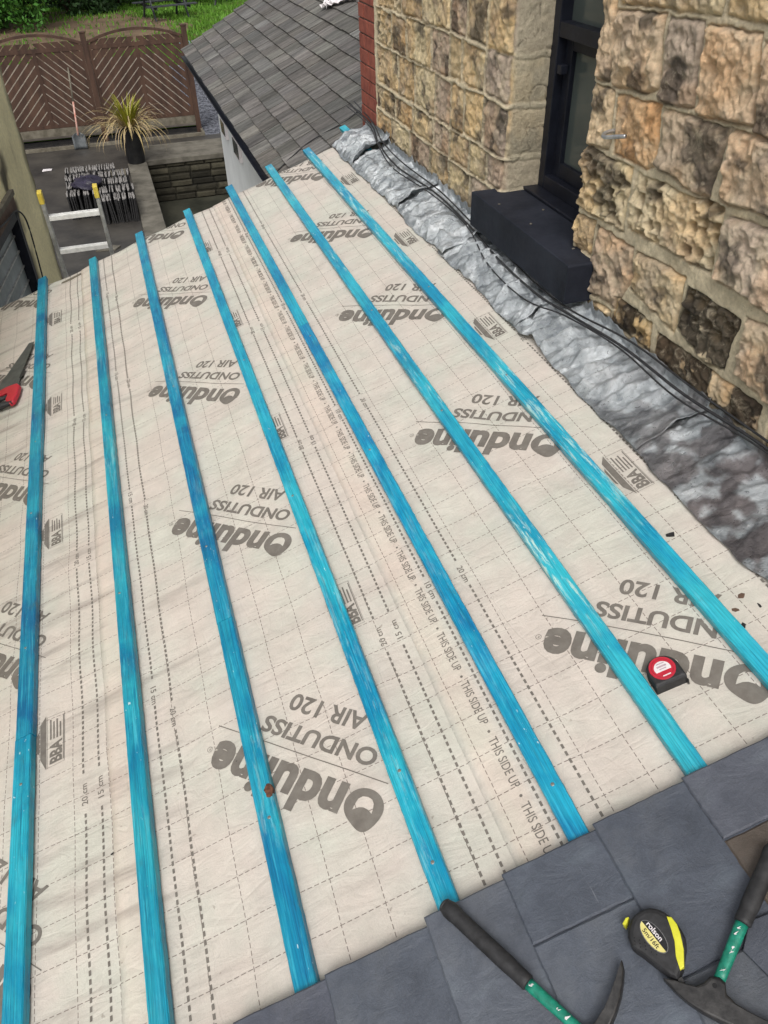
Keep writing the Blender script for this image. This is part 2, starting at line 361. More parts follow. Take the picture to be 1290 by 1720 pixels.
# ------------------------------------------------------------------ ground
def sheet(name, x0, x1, y0, y1, z, m, kind='structure'):
    o = mesh(name, [(x0, y0, z), (x1, y0, z), (x1, y1, z), (x0, y1, z)], [(0, 1, 2, 3)], m); tag(o, kind=kind); return o
PX0, PX1, PY1 = .37, 4.5, 15.6              # the sunken area
PZ = -.72
def ring_ground():
    X0, X1, Y0, Y1 = -14, 16, -6, 17.05
    vs = [(X0,Y0,0),(X1,Y0,0),(X1,Y1,0),(X0,Y1,0),(PX0,5,0),(PX1,5,0),(PX1,PY1,0),(PX0,PY1,0)]
    fs = [(0,1,5,4),(1,2,6,5),(2,3,7,6),(3,0,4,7)]
    o = mesh('yard', vs, fs, M_YARD); tag(o, kind='structure')
ring_ground()
mesh('sunken_floor', [(PX0,5,PZ),(PX1,5,PZ),(PX1,PY1,PZ),(PX0,PY1,PZ)], [(0,1,2,3)], M_PIT)['kind'] = 'structure'
o = mesh('lawn', [(-120,17.9,-.01),(140,17.9,-.01),(140,400,-.01),(-120,400,-.01)], [(0,1,2,3)], M_GRASS); tag(o, kind='structure')
o = mesh('lawn_soil', [(-120,-60,-.9),(140,-60,-.9),(140,18,-.9),(-120,18,-.9)], [(0,1,2,3)], M_SOIL); tag(o, kind='structure')
o = mesh('planting_bed', [(-14,17.05,-.03),(1.66,17.05,-.03),(1.66,17.9,-.03),(-14,17.9,-.03)], [(0,1,2,3)], M_SOIL); tag(o, kind='structure')
M_EARTH = simple('bare brown earth', (.085, .055, .032), (.17, .115, .065), 1.1, .95, bump=1.0, bd=.05)
def blob(name, cx, cy, rx, ry, z, m, seed):
    n = 60; V = [(cx, cy, z)]
    for i in range(n):
        a = 2*math.pi*i/n; k = .75+.5*float(vn(np.array([4+2.5*math.cos(a)]), np.array([4+2.5*math.sin(a)]), seed)[0]); V.append((cx+rx*k*math.cos(a), cy+ry*k*math.sin(a), z))
    o = mesh(name, V, [(0, 1+i, 1+(i+1) % n) for i in range(n)], m); tag(o, kind='structure')
blob('bare_earth', -.8, 31.0, 4.0, 5.2, -.004, M_EARTH, 3); mesh('slat_light_sheet', [(-14, 17.92, .0), (1.66, 17.92, .0), (1.66, 26.5, .0), (-14, 26.5, .0)], [(0, 1, 2, 3)], simple('tan slat light', (.14, .115, .085), (.24, .20, .155), 3, .95))['kind'] = 'structure'  # tan sheet added behind the fence; its colour stands for light catching slat edges
def gravel():
    vs, fs, col = [], [], []
    def q(): return rnd.random()
    mesh('gravel_bed', [(1.66,17.05,-.004),(16,17.05,-.004),(16,24.5,-.004),(1.66,24.5,-.004)], [(0,1,2,3)], M_GRAVEL)['kind'] = 'structure'
    M = MB()
    for i in range(2600):
        x = 1.7+q()*2.0; y = 17.1+q()*6.8; r = .018+.03*q()
        pts = [(x+r*math.cos(a+q()*.6), y+r*math.sin(a+q()*.6)) for a in [k*math.pi*2/5 for k in range(5)]]
        M.prism(pts, -.004, .01+.02*q())
    o = M.build('gravel_stones', M_GRAVEL); tag(o, 'loose blue-grey slate chippings beyond the fence end', 'gravel', kind='stuff')
gravel()
def grass_blades():
    vs, fs = [], []
    for i in range(14000):
        y = 24.6+rnd.random()**1.4*16; x = -4+rnd.random()*(9+.3*(y-24)); h = .05+.09*rnd.random(); a = rnd.random()*6.28; k = len(vs)
        if y < 27 and x < 1.8: continue
        if 26 < y < 34 and x < 2.4 and rnd.random() < .8: continue
        dx, dy = math.cos(a)*.035, math.sin(a)*.035; lx, ly = (rnd.random()-.5)*.1, (rnd.random()-.5)*.1
        vs += [(x-dx, y-dy, -.02), (x+dx, y+dy, -.02), (x+lx, y+ly, h)]; fs.append((k, k+1, k+2))
    c = np.array([[1, 1, 1]])*np.repeat(np.random.RandomState(1).uniform(.5, 1.1, (len(vs)//3, 1)), 3, axis=0)
    o = mesh('grass', vs, fs, leaf_mat('grass blades', (.09, .22, .02), (.14, .29, .03)), col=c); tag(o, 'short rough lawn grass beyond the brown fence', 'grass', kind='stuff')
grass_blades()

# ------------------------------------------------------------------ the extension that carries the roof
S0, S1, YN, YF = -1.12, 1.513, -1.6, 4.86
ext = empty('lean_to_extension', Matrix.Translation((0, 1.6, 0)))
tag(ext, 'rendered lean-to extension under the stripped roof, against the stone house', 'building')
def zr(x): return CZ-1.7+math.tan(TH)*x
b = MB()
b.add([(-.95,YN,0),(1.43,YN,0),(1.43,4.7,0),(-.95,4.7,0),(-.95,YN,zr(-.95)-.14),(1.43,YN,zr(1.43)-.14),(1.43,4.7,zr(1.43)-.14),(-.95,4.7,zr(-.95)-.14)],
      [(0,3,2,1),(4,5,6,7),(0,1,5,4),(1,2,6,5),(2,3,7,6),(3,0,4,7)])
o = b.build('wall', M_WHITE); o.parent = ext; o.matrix_parent_inverse = ext.matrix_world.inverted()
y = -1.4; 
while y < 4.8:
    b = MB(); b.box((S0+.05, y, -.13), (1.49, y+.045, -.012)); o = b.build('rafter', M_TIMB, None, RM()); o.parent = ext; o.matrix_parent_inverse = ext.matrix_world.inverted(); y += .4
b = MB(); b.box((S0+.02, 4.80, -.15), (1.49, 4.825, -.014)); o = b.build('verge_board', M_TIMB, None, RM()); o.parent = ext; o.matrix_parent_inverse = ext.matrix_world.inverted()

# ------------------------------------------------------------------ membrane sheets with print
def Wv(s, y):
    sag = -.0075*np.sin(np.pi*(y+1.4)/.4)**2*(.5+fbm(s*3, y*2, 2, 15))*(.55-.45*np.cos(2*np.pi*(s-.006)/.306))
    return sag+(.0022*np.sin(7.3*s+1.1*np.sin(1.7*y)) + .006*(fbm(s*2.2+3, y*1.3, 3, 5)-.5) + .0055*(fbm(s*8, y*2.2, 2, 9)-.5) + .0035*(fbm(s*5+y*3, y*6-s*4, 2, 19)-.5)) - .006
def text_mesh(txt, bold=0.0, spacing=1.0, res=4):
    cu = bpy.data.curves.new('t', 'FONT'); cu.body = txt; cu.size = 1; cu.offset = bold; cu.resolution_u = res; cu.space_character = spacing
    cu.align_x = 'LEFT'; ob = bpy.data.objects.new('t', cu); sc.collection.objects.link(ob)
    dg = bpy.context.evaluated_depsgraph_get(); me = ob.evaluated_get(dg).to_mesh()
    v = np.array([(q.co.x, q.co.y) for q in me.vertices]); f = [tuple(p.vertices) for p in me.polygons]
    ob.evaluated_get(dg).to_mesh_clear(); bpy.data.objects.remove(ob); bpy.data.curves.remove(cu)
    return v, f
_tc = {}
def text_fit(txt, bold, x0, x1, y0, y1, res=4):
    """letters scaled so that their bounding box fills x0..x1, y0..y1"""
    k = (txt, bold, res)
    if k not in _tc: _tc[k] = text_mesh(txt, bold, 1.0, res)
    v, f = _tc[k]; a, b_ = v.min(0), v.max(0)
    u = (v-a)/(b_-a); return np.stack([x0+u[:, 0]*(x1-x0), y0+u[:, 1]*(y1-y0)], 1), f
class Ink:
    def __init__(s): s.v = np.zeros((0, 2)); s.f = []
    def add(s, v, f):
        v = np.asarray(v, float); k = len(s.v); s.v = np.vstack([s.v, v]); s.f += [tuple(i+k for i in q) for q in f]
    def quad(s, x0, x1, y0, y1): s.add([(x0, y0), (x1, y0), (x1, y1), (x0, y1)], [(0, 1, 2, 3)])
def place(v, s0, y0, r, up):
    v = np.asarray(v, float); return np.stack([s0+v[:, 0]*r[0]+v[:, 1]*up[0], y0+v[:, 0]*r[1]+v[:, 1]*up[1]], 1)
q2 = math.sqrt(.5)
def fan_ring(outer, inner):
    n = len(outer); return list(outer)+list(inner), [(i, (i+1) % n, n+(i+1) % n, n+i) for i in range(n)]
def big_O():
    """the maker's O: a disc running up into a leaning peak, with a curved house-shaped hole"""
    n = 72; out, inn = [], []
    hole = [(-.20, -.16), (-.12, -.245), (.0, -.27), (.13, -.24), (.215, -.14), (.235, .02), (.24, .16), (.13, .06), (.0, .015), (-.13, .03), (-.25, .10), (-.235, -.03)]
    hc = (0, -.08)
    H = []
    for i in range(n):
        a = 2*math.pi*i/n; d = (math.cos(a), math.sin(a)); r = .5
        pk = max(0, math.cos(a-math.radians(118)))**5
        out.append((d[0]*(r+.0*pk)-.0, d[1]*r*.96+.0+.17*pk*.9))
        # hole: ray cast from hc
        best = None
        for j in range(len(hole)):
            p0, p1 = hole[j], hole[(j+1) % len(hole)]
            ex, ey = p1[0]-p0[0], p1[1]-p0[1]; den = d[0]*ey-d[1]*ex
            if abs(den) < 1e-9: continue
            t = ((p0[0]-hc[0])*ey-(p0[1]-hc[1])*ex)/den; u = ((p0[0]-hc[0])*d[1]-(p0[1]-hc[1])*d[0])/den
            if t > 0 and 0 <= u <= 1 and (best is None or t < best): best = t
        best = best or .1
        inn.append((hc[0]+d[0]*best, hc[1]+d[1]*best))
    return fan_ring(out, inn)
def circle_ring(r0, r1, n=20): return fan_ring([(r1*math.cos(2*math.pi*i/n), r1*math.sin(2*math.pi*i/n)) for i in range(n)], [(r0*math.cos(2*math.pi*i/n), r0*math.sin(2*math.pi*i/n)) for i in range(n)])
def brand_block(ink, s0, y0):
    r, up = (-q2, q2), (-q2, -q2)
    def put(v, f): ink.add(place(v, s0, y0, r, up), f)
    v, f = big_O(); v = [(.040+x*.098, .027+y_*.088) for x, y_ in v]; put(v, f)
    v, f = text_fit('nduline', .042, .094, .498, -.012, .094); put(v, f)
    v, f = circle_ring(.0062, .0075); put([(x+.513, y_+.024) for x, y_ in v], f)
    v, f = text_fit('R', .0, .5105, .5155, .0205, .0275); put(v, f)
    put([(.008, -.041), (.525, -.041), (.525, -.0385), (.008, -.0385)], [(0, 1, 2, 3)])
    v, f = text_fit('ONDUTISS', .03, .062, .402, -.108, -.062); put(v, f)
    v, f = text_fit('AIR 120', .024, .130, .362, -.186, -.138); put(v, f)
def bba_block(ink, s0, y0):
    """wedge on the low side, three letters and small print in a thin box; reads up the roof's length"""
    r, up = (0, 1), (-1, 0)
    def put(v, f): ink.add(place(v, s0, y0, r, up), f)
    def bar(x0, x1, a, b_): put([(x0, a), (x1, a), (x1, b_), (x0, b_)], [(0, 1, 2, 3)])
    put([(-.008, .004), (.175, .004), (.150, .022), (.034, .022)], [(0, 1, 2, 3)])
    put([(.052, .006+.019), (.13, .006+.019), (.118, .031), (.06, .031)], [(0, 1, 2, 3)])
    v, f = text_fit('BBA', .04, .004, .078, -.044, -.006); put(v, f)
    for i, (wd) in enumerate((.070, .060, .066, .052)): bar(.086, .086+wd, -.012-i*.0095, -.0075-i*.0095)
    for a, b_, c, d in ((-.004, .168, -.0515, -.0505), (-.004, .168, .0005, .0015), (-.004, -.003, -.051, .001), (.167, .168, -.051, .001)): bar(a, b_, c, d)
    bar(.004, .16, -.0490, -.0465)
def dash_line(ink, x, y0, y1, lab=None, laby=0.0, reads=1, hw=.0029, per=.9375):
    """heavy dashes along the sheet with the measure printed in gaps"""
    y = y0
    while y < y1:
        ph = (y-laby) % per
        if not (ph < .085 or ph > per-.012): ink.quad(x-hw, x+hw, y, y+.0115)
        y += .0185
    if lab:
        k = math.floor((y0-laby)/per)-1
        while laby+k*per < y1:
            yy = laby+k*per
            if yy > y0 and yy+.08 < y1:
                v, f = text_fit(lab, .012, 0, .062, -.0085, .0085)
                if reads > 0: ink.add(place(v, x, yy+.006, (0, 1), (-1, 0)), f)
                else: ink.add(place(v, x, yy+.068, (0, -1), (1, 0)), f)
            k += 1
def cut_and_drape(ink, ox, s_lim, y_lim, lift):
    """clip the print to the sheet, cut it small enough to follow the sheet's waves"""
    me = bpy.data.meshes.new('x'); me.from_pydata([(a, b_, 0) for a, b_ in ink.v], [], ink.f); me.update()
    bm = bmesh.new(); bm.from_mesh(me); bpy.data.meshes.remove(me)
    def bis(co, no, clear=False):
        g = bm.verts[:]+bm.edges[:]+bm.faces[:]; bmesh.ops.bisect_plane(bm, geom=g, plane_co=co, plane_no=no, clear_outer=clear)
    bis((s_lim[0], 0, 0), (-1, 0, 0), True); bis((s_lim[1], 0, 0), (1, 0, 0), True)
    bis((0, y_lim[0], 0), (0, -1, 0), True); bis((0, y_lim[1], 0), (0, 1, 0), True)
    a = s_lim[0]
    while a < s_lim[1]: bis((a, 0, 0), (1, 0, 0)); a += .04
    a = max(y_lim[0], .0)
    while a < y_lim[1]: bis((0, a, 0), (0, 1, 0)); a += .05
    v = np.array([(q.co.x, q.co.y) for q in bm.verts]); f = [tuple(q.index for q in fc.verts) for fc in bm.faces]
    bm.free()
    n = Wv(v[:, 0], v[:, 1])+lift
    fs = []
    for q in f:
        A = sum(v[q[i]][0]*v[q[(i+1) % len(q)]][1]-v[q[(i+1) % len(q)]][0]*v[q[i]][1] for i in range(len(q)))
        fs.append(q if A > 0 else q[::-1])
    return np.column_stack([v, n]), fs
EDGE = .474                                  # low edge of the middle/upper lap, in s
labels = ['lowest strip of printed pinkish roofing membrane, by the yellow wall with the handsaw on it',
          'middle strip of printed roofing membrane under the central blue battens',
          'highest strip of printed roofing membrane, tucked under the lead flashing']
for k in range(3):
    e = EDGE+(k-2)*.872                      # low edge of this strip
    lo, hi = max(e, S0), min(e+1.0, 1.50)
    lift = .0024*(k)                         # each strip laps over the one below
    nx, ny = int((hi-lo)/.02)+1, int((YF+1.6)/.03)
    ss, yy = np.linspace(lo, hi, nx), np.linspace(YN, YF, ny)
    Sg, Yg = np.meshgrid(ss, yy)
    edge_w = .004*(fbm(Yg*3.1, Yg*0+k, 3, 31)-.5)*2
    Sx = Sg+edge_w*sm(.05, 0, Sg-lo)
    Yx = Yg+.012*(fbm(Sg*5, Sg*0, 3, 33)-.5)*sm(.12, 0, YF-Yg)
    lapw = sm(EDGE+(k-1)*.872-.015, EDGE+(k-1)*.872+.01, Sg) if k < 2 else 0*Sg   # dives under the next strip
    Z = Wv(Sx, Yx)+lift-.0022*lapw
    V = np.column_stack([Sx.ravel(), Yx.ravel(), Z.ravel()])
    F = [(j*nx+i, j*nx+i+1, (j+1)*nx+i+1, (j+1)*nx+i) for j in range(ny-1) for i in range(nx-1)]
    # low edge gets a small turned-down lip so the lap reads
    base = len(V); lip = [(V[j*nx][0]-.0005, V[j*nx][1], V[j*nx][2]-.0032) for j in range(ny)]
    V = np.vstack([V, lip]); F += [(base+j, j*nx, (j+1)*nx, base+j+1) for j in range(ny-1)]
    # the far edge hangs down over the verge
    b0 = len(V); row = V[(ny-1)*nx:(ny-1)*nx+nx]
    V = np.vstack([V, row+np.array([0, .012, -.012]), row+np.array([0, .016, -.07])])
    F += [((ny-1)*nx+i, (ny-1)*nx+i+1, b0+i+1, b0+i) for i in range(nx-1)]+[(b0+i, b0+i+1, b0+nx+i+1, b0+nx+i) for i in range(nx-1)]
    sh = mesh('roofing_membrane', V, F, M_MEM, None, RM(), smooth=True, col=np.where(((V[:, 0] < e+.093) & (V[:, 0] > e+.001))[:, None], np.array((1.06, 1.015, .99)), np.array((1., 1., 1.)))); tag(sh, labels[k], 'membrane', 'strips of roofing membrane')
    ink = Ink(); dy = (0.0, 0.0, -.13)[k]
    for j in range(-2, 6): brand_block(ink, e+.664-.0, (.872, .905, .77)[k]+.94*j)
    for j in range(-1, 6): bba_block(ink, e+.664+(.030, .060, .060)[k], (.50, .47, .455)[k]+.94*j)
    y0, y1 = -.3, YF-.01
    dash_line(ink, e+.102, y0, y1, '10 cm', 1.365, -1); dash_line(ink, e+.15, y0, y1, '15 cm', 1.47, -1); dash_line(ink, e+.201, y0, y1, '20 cm', 1.365, -1)
    dash_line(ink, e+.80, y0, y1, '20 cm', 1.265 if k < 1 else 1.30, 1); dash_line(ink, e+.846, y0, y1, '15 cm', 1.265 if k < 1 else 1.30, 1)
    j = -.2
    while j < YF:
        v, f = text_fit('THIS SIDE UP', .006, 0, .128, -.0105, .0105); ink.add(place(v, e+.072, j+.128, (0, -1), (1, 0)), f)
        v, f = circle_ring(.0001, .0036, 10); ink.add(place(v, e+.072, j+.145, (1, 0), (0, 1)), f)
        j += .1665
    V2, F2 = cut_and_drape(ink, 0, (lo+.004, hi-.004), (y0, YF-.006), lift+.0009)
    if k < 2:                                # print also dips below the lap
        lw = sm(EDGE+(k-1)*.872-.015, EDGE+(k-1)*.872+.01, V2[:, 0]); V2[:, 2] -= .0022*lw
    pr = mesh('printed_lettering', V2, F2, M_INK, sh); 

# ------------------------------------------------------------------ battens
# (s, width, near end, far end, colour, label)
BT = [(-.632, .052, 1.555, 4.93, (.008, .19, .33, .05), 'deep blue roof batten nearest the yellow wall, lowest on the slope, beside the handsaw'),
      (-.6335, .052, -1.5, 1.553, (.016, .27, .40, .15), 'lighter blue near length of the lowest batten, running off the bottom left corner'),
      (-.303, .046, -1.5, 4.86, (.014, .25, .36, .25), 'greenish-blue roof batten, second up from the low side of the roof'),
      (.006, .050, 1.622, 4.91, (.007, .19, .35, .2), 'deep blue far length of the third batten from the low side'),
      (.0065, .050, .3, 1.620, (.014, .25, .38, .4), 'blue batten length with a brown knot hole and white specks'),
      (.322, .046, .3, 4.91, (.018, .32, .45, .25), 'blue roof batten whose near end is touched by the black hammer grip'),
      (.613, .046, 3.0, 4.965, (.012, .27, .42, .1), 'far length of the fifth batten, reaching the far roof edge'),
      (.6125, .046, .3, 2.998, (.008, .23, .42, .15), 'deep blue near length with a big screw, beside the THIS SIDE UP print'),
      (.883, .046, .3, 4.99, (.034, .36, .47, 1.0), 'pale streaked batten that the red tape measure leans against'),
      (1.131, .046, .3, 4.965, (.034, .37, .49, .7), 'long pale blue batten running just below the lead flashing'),
      (1.400, .040, 4.5, 5.05, (.03, .38, .48, .1), 'batten under the lead flashing with only its far tip showing')]
SCR = {5: [.72, .94], 7: [.755], 0: [2.6], 1: [1.40], 4: [.98]}
for k, (s, wd, bn, bend, bcol, blab) in enumerate(BT):
    ys = np.linspace(bn, bend, int((bend-bn)/.016)+4); V = []; wob = .0035*(fbm(ys*.9+k*7, ys*0, 2, 40+k)-.5)
    h = .024
    prof = [(-.5, 0), (-.5, .84), (-.45, 1), (.45, 1), (.5, .84), (.5, 0)]
    for j, y in enumerate(ys):
        ch = [.0014*(vn(np.array([y*55.]), np.array([k*3.+q*9]), 3)[0]-.5)-.0035*max(0, vn(np.array([y*9.]), np.array([k*3.+q*5]), 13)[0]-.86)*7*(1 if a < 0 else -1)*-1*0 for q, (a, _) in enumerate(prof)]
        for q, (a, b_) in enumerate(prof): V.append((a*wd+wob[j]+ch[q], y, b_*h+.0004+(ch[q]*.5 if b_ > .5 else 0)))
    m_ = len(prof); F = [(j*m_+i, j*m_+(i+1) % m_, (j+1)*m_+(i+1) % m_, (j+1)*m_+i) for j in range(len(ys)-1) for i in range(m_)]
    F = [f[::-1] for f in F]
    F += [tuple(range(m_)), tuple((len(ys)-1)*m_+i for i in range(m_))[::-1]]
    V = [(a, y-bn, n) for a, y, n in V]
    bo = mesh('roof_batten', V, F, M_BAT, None, RM(s, bn, 0), color=bcol); tag(bo, blab, 'batten', 'blue battens across the roof')
    scr = SCR.get(k, [])+[y for y in (1.9+.02*k, 3.1-.03*k, 4.3) if bn < y < bend and k < 10]
    for y in scr:
        c = MB(); n = 12
        c.prism([(.0042*math.cos(2*math.pi*i/n), .0042*math.sin(2*math.pi*i/n)) for i in range(n)], .023, .0256, .0006)
        so = c.build('screw_head', M_SCREW, bo); so.location = (.005*math.sin(y*9), y-bn, 0)
    if k == 4:
        c = MB(); c.prism([(.011*math.cos(2*math.pi*i/11)*(1+.25*math.sin(3*i)), .019*math.sin(2*math.pi*i/11)) for i in range(11)], .012, .0252, .001)
        so = c.build('knot', simple('rusty knot', (.03, .012, .008), (.16, .06, .03), 90, .7, lo=.4, hi=.6), bo); so.location = (.016, 1.045-bn, 0)

# ------------------------------------------------------------------ new slates on the near end
rs = np.random.RandomState(5)
def slate(s0, ylo, yhi, label, color=(1, 1, 1, 1), broken=False, Ls=.5, dn=0.0, rz=0):
    """slate with its tail at s0; riven, slightly chipped edges"""
    pts = []; n = 26
    def edge(a, b_, amp):
        for i in range(n):
            t = i/n; x, y = lerp(a[0], b_[0], t), lerp(a[1], b_[1], t); j = amp*(rs.rand()-.5)*2*(1 if 0 < i else 0)
            pts.append((x+(j if a[0] == b_[0] else 0), y+(j if a[1] == b_[1] else 0)))
    L_, W_ = Ls, yhi-ylo
    c = [(0, 0), (L_, 0), (L_, W_), (0, W_)]
    if broken: c = [(0, .05), (.03, 0), (L_, 0), (L_, W_), (0, W_)]
    for i in range(len(c)): edge(c[i], c[(i+1) % len(c)], .0009)
    t = .0078; a = len(pts); cx, cy = L_/2, W_/2
    top = [(cx+(x-cx)*(1-.003/abs(L_/2)), cy+(y-cy)*(1-.0035/abs(W_/2)), t) for x, y in pts]
    mid = [(x, y, t*.62) for x, y in pts]; bot = [(x, y, 0) for x, y in pts]
    V = bot+mid+top; F = [tuple(range(a))[::-1], tuple(2*a+i for i in range(a))]
    for r in range(2): F += [(r*a+i, r*a+(i+1) % a, (r+1)*a+(i+1) % a, (r+1)*a+i) for i in range(a)]
    # tilt: head rests on the batten, tail on the slates below
    m = RM(s0, ylo, .0415+dn) @ Matrix.Rotation(math.atan(.018/.5), 4, 'Y') @ Matrix.Rotation(rz, 4, 'Z')
    o = mesh('roof_slate', V, F, M_SLATE, None, m, color=color); tag(o, label, 'slate', 'new slates laid over the near end of the battens')
    return o
G = .0025
def tint(): k = rs.uniform(.84, 1.14); return (k*rs.uniform(.97, 1.03), k, k*rs.uniform(.97, 1.04), 1)
slate(-.335, .30, .60, 'slate end just outside the lower left of the slated patch', tint())
slate(-.14, .31, .604, 'slate at the bottom edge of the picture, lowest of the laid patch', tint())
slate(.055, .312, .608, 'slate left of the black-gripped hammer with a crack-like vein across it', tint())
slate(.272, .326, .6215, 'slate lying under the long black grip of the left hammer', tint())
slate(.443, .4925, .629, 'half-width slate between the left hammer and the batten ends', tint())
slate(.443, .195, .4925-G, 'slate under the green neck and pick point of the left hammer', tint())
slate(.645, .3475, .638, 'large slate that carries the black and yellow tape measure', tint())
slate(.645, .05, .3475-G, 'slate under the pick point of the right-hand hammer', tint(), True)
slate(.842, .509, .6415, 'half-width slate in the far corner by the pale streaked batten end', tint())
slate(.842, .215, .509-G, 'old brown stained slate beside the right hammer grip', (.95, .66, .42, 1), dn=-.0035)
slate(.842, -.08, .215-G, 'slate off the right edge below the brown one', tint())
slate(1.035, .345, .640, 'slate just outside the right edge beside the flashing', tint())
slate(1.035, .05, .345-G, 'slate outside the frame in the course under the flashing', tint())
for s0, lab in ((.055, 'slate nearest the viewer in the second course'), (.272, 'slate nearest the viewer in the third course'), (-.14, 'slate nearest the viewer in the lowest course')):
    slate(s0, .01, (.312 if s0 != .272 else .326)-G if s0 > 0 else .31-G, lab, tint())
# small broken slate pieces at the lower right
for (x, y, rz, lab) in ((.775, .292, .5, 'broken slate offcut lying beside the head of the right hammer'), (.80, .235, -.4, 'small dark slate shard at the lower right corner')):
    M = MB(); M.prism([(0, 0), (.085, -.012), (.10, .035), (.06, .062), (.012, .05)], 0, .006, .0012)
    o = M.build('slate_offcut', M_SLATE, None, RM(x, y, .0485, rz), color=(.8, .8, .82, 1)); tag(o, lab, 'slate', 'broken bits of slate')

# ------------------------------------------------------------------ stone house
house = empty('stone_house', Matrix.Translation((1.6, 2.7, 0)))
tag(house, 'old sandstone house wall with a black-framed window and painted sill', 'building')
HINV = house.matrix_world.inverted()
def hpart(o, par=None):
    par = par or house; o.parent = par; o.matrix_parent_inverse = par.matrix_world.inverted(); return o
PAL = np.array([(.50, .41, .26), (.47, .36, .21), (.42, .34, .24), (.54, .455, .31), (.39, .32, .23), (.48, .385, .24), (.44, .32, .18)])
def seg_sd(P, Z, quad):
    """signed distance (positive inside) to a convex quad/polygon in (p,z)"""
    A = sum(quad[i][0]*quad[(i+1) % len(quad)][1]-quad[(i+1) % len(quad)][0]*quad[i][1] for i in range(len(quad)))
    q = quad if A > 0 else quad[::-1]; d = np.full(P.shape, 9.0)
    for i in range(len(q)):
        (x0, z0), (x1, z1) = q[i], q[(i+1) % len(q)]; L = math.hypot(x1-x0, z1-z0)
        d = np.minimum(d, ((x1-x0)*(Z-z0)-(z1-z0)*(P-x0))/L)
    return d
def stone_wall(name, yc, sg, p0, p1, z0, z1, res, quads, styles, seed, relief=1.0, rib=.004, jamb=None, grow=.005):
    """face from p0 (<0) to the corner at y=yc, then p>0 runs into the window reveal. sg=-1: wall runs to smaller y"""
    n_p, n_z = int((p1-p0)/res)+1, int((z1-z0)/res)+1
    P, Z = np.meshgrid(np.linspace(p0, p1, n_p), np.linspace(z0, z1, n_z))
    U = P*(-sg)*-1+yc                           # coordinate for noise
    wp = P+.016*(fbm(P*22, Z*22, 3, seed)-.5); wz = Z+.016*(fbm(P*22, Z*22, 3, seed+9)-.5)
    H = .006+rib+.005*fbm(P*40, Z*40, 4, seed+3)+.008*(fbm(P*9, Z*9, 3, seed+4)-.5)+.003*(fbm(P*110, Z*110, 2, seed+6)-.5)
    mort = np.array((.60, .515, .36)); C = np.ones(P.shape+(3,))*mort
    C *= (.72+.56*fbm(P*14, Z*14, 5, seed+5))[..., None]
    PF, ZF, WP, WZ, HF, CF = P, Z, wp, wz, H, C
    for k, qd in enumerate(quads):
        m0 = .03; pa_, pb_ = min(q[0] for q in qd)-m0, max(q[0] for q in qd)+m0; za_, zb_ = min(q[1] for q in qd)-m0, max(q[1] for q in qd)+m0
        ci = slice(max(0, int((pa_-p0)/res)), max(0, int((pb_-p0)/res)+1)); ri = slice(max(0, int((za_-z0)/res)), max(0, int((zb_-z0)/res)+1))
        P, Z, wp, wz, H, C = PF[ri, ci], ZF[ri, ci], WP[ri, ci], WZ[ri, ci], HF[ri, ci], CF[ri, ci]
        if P.size < 4: continue
        d = seg_sd(wp, wz, qd)+grow; ins = d > -.004
        if not ins.any(): continue
        st = styles[k % len(styles)] if not isinstance(styles, dict) else styles.get(k, None)
        r = np.random.RandomState(seed*31+k)
        col = PAL[r.randint(len(PAL))].copy(); bulge = r.uniform(.012, .026)*relief; pit = 0; dark = r.uniform(0, .7); soot = 0
        if st:
            col = np.array(st.get('c', col)); bulge = st.get('b', bulge); pit = st.get('pit', 0); dark = st.get('dark', dark); soot = st.get('soot', 0)
        col = (.8*col+.2*np.array((.50, .41, .265)))*1.33; bulge = bulge*.8; dark = dark*.62
        ox, oz = r.uniform(0, 90), r.uniform(0, 90)
        big = fbm(P*9+ox, Z*9+oz, 3, seed+k); mid = fbm(P*24+ox, Z*24+oz, 4, seed+k+50); rid = 1-np.abs(2*fbm(P*13+ox, Z*17+oz, 3, seed+k+70)-1)
        layer = 1-np.abs(2*fbm((P*.5+Z)*30+ox, (Z*.8-P*.4)*8+oz, 3, seed+k+20)-1)
        dome = sm(-.002, .013, d)
        r2_ = 1-np.abs(2*fbm(P*34+ox+2*mid, Z*30+oz+2*big, 4, seed+k+120)-1); sgr = fbm(P*95+ox, Z*95+oz, 3, seed+k+130)
        chisel = np.abs(((P*math.cos(k)+Z*math.sin(k*1.3))*17+2.2*fbm(P*11+oz, Z*11+ox, 3, seed+k+140)) % 1-.5)*2
        fa, _ = worley((P+.3*Z)*11+ox+.8*mid, Z*14+oz+.8*big, seed+k+170); fb_, _ = worley(P*30+oz+1.2*mid, (Z-.4*P)*34+ox, seed+k+171)
        h = -.003+dome*(bulge*(.45+.75*big)-.011*relief*(fa-.4)-.008*relief*(fb_-.4)+.009*relief*(mid-.5)*2+.009*relief*(rid-.7)+.005*relief*(layer-.7)+.0085*relief*(r2_-.72)+.0045*(sgr-.5)+.006*relief*(chisel**2-.4))
        if pit:
            wx_ = P+.018*(mid-.5); wz_ = Z+.018*(fbm(P*24+oz, Z*24+ox, 3, seed+k+51)-.5); msk = sm(.38, .52, fbm(P*8+ox, Z*8+oz, 2, seed+k+91))
            f1, f2 = worley(wx_*21+ox, wz_*24+oz, seed+k+90); g1, g2 = worley(wx_*48+oz, wz_*50+ox, seed+k+93)
            pts_ = sm(.52, .12, f1)*msk; h = h-dome*pts_*.028*pit+dome*(sm(.0, .25, f2-f1)*-.004)
            h = h-dome*sm(.42, .15, g1)*.006*pit*msk
        c = np.ones(P.shape+(3,))*col
        c = c*(.62+.40*mid+.36*sgr)[..., None]
        pa = sm(.52, .68, fbm(P*15+oz, Z*15+ox, 4, seed+k+150))[..., None]*.5; c = c*(1-pa)+np.array((.56, .47, .33))*pa
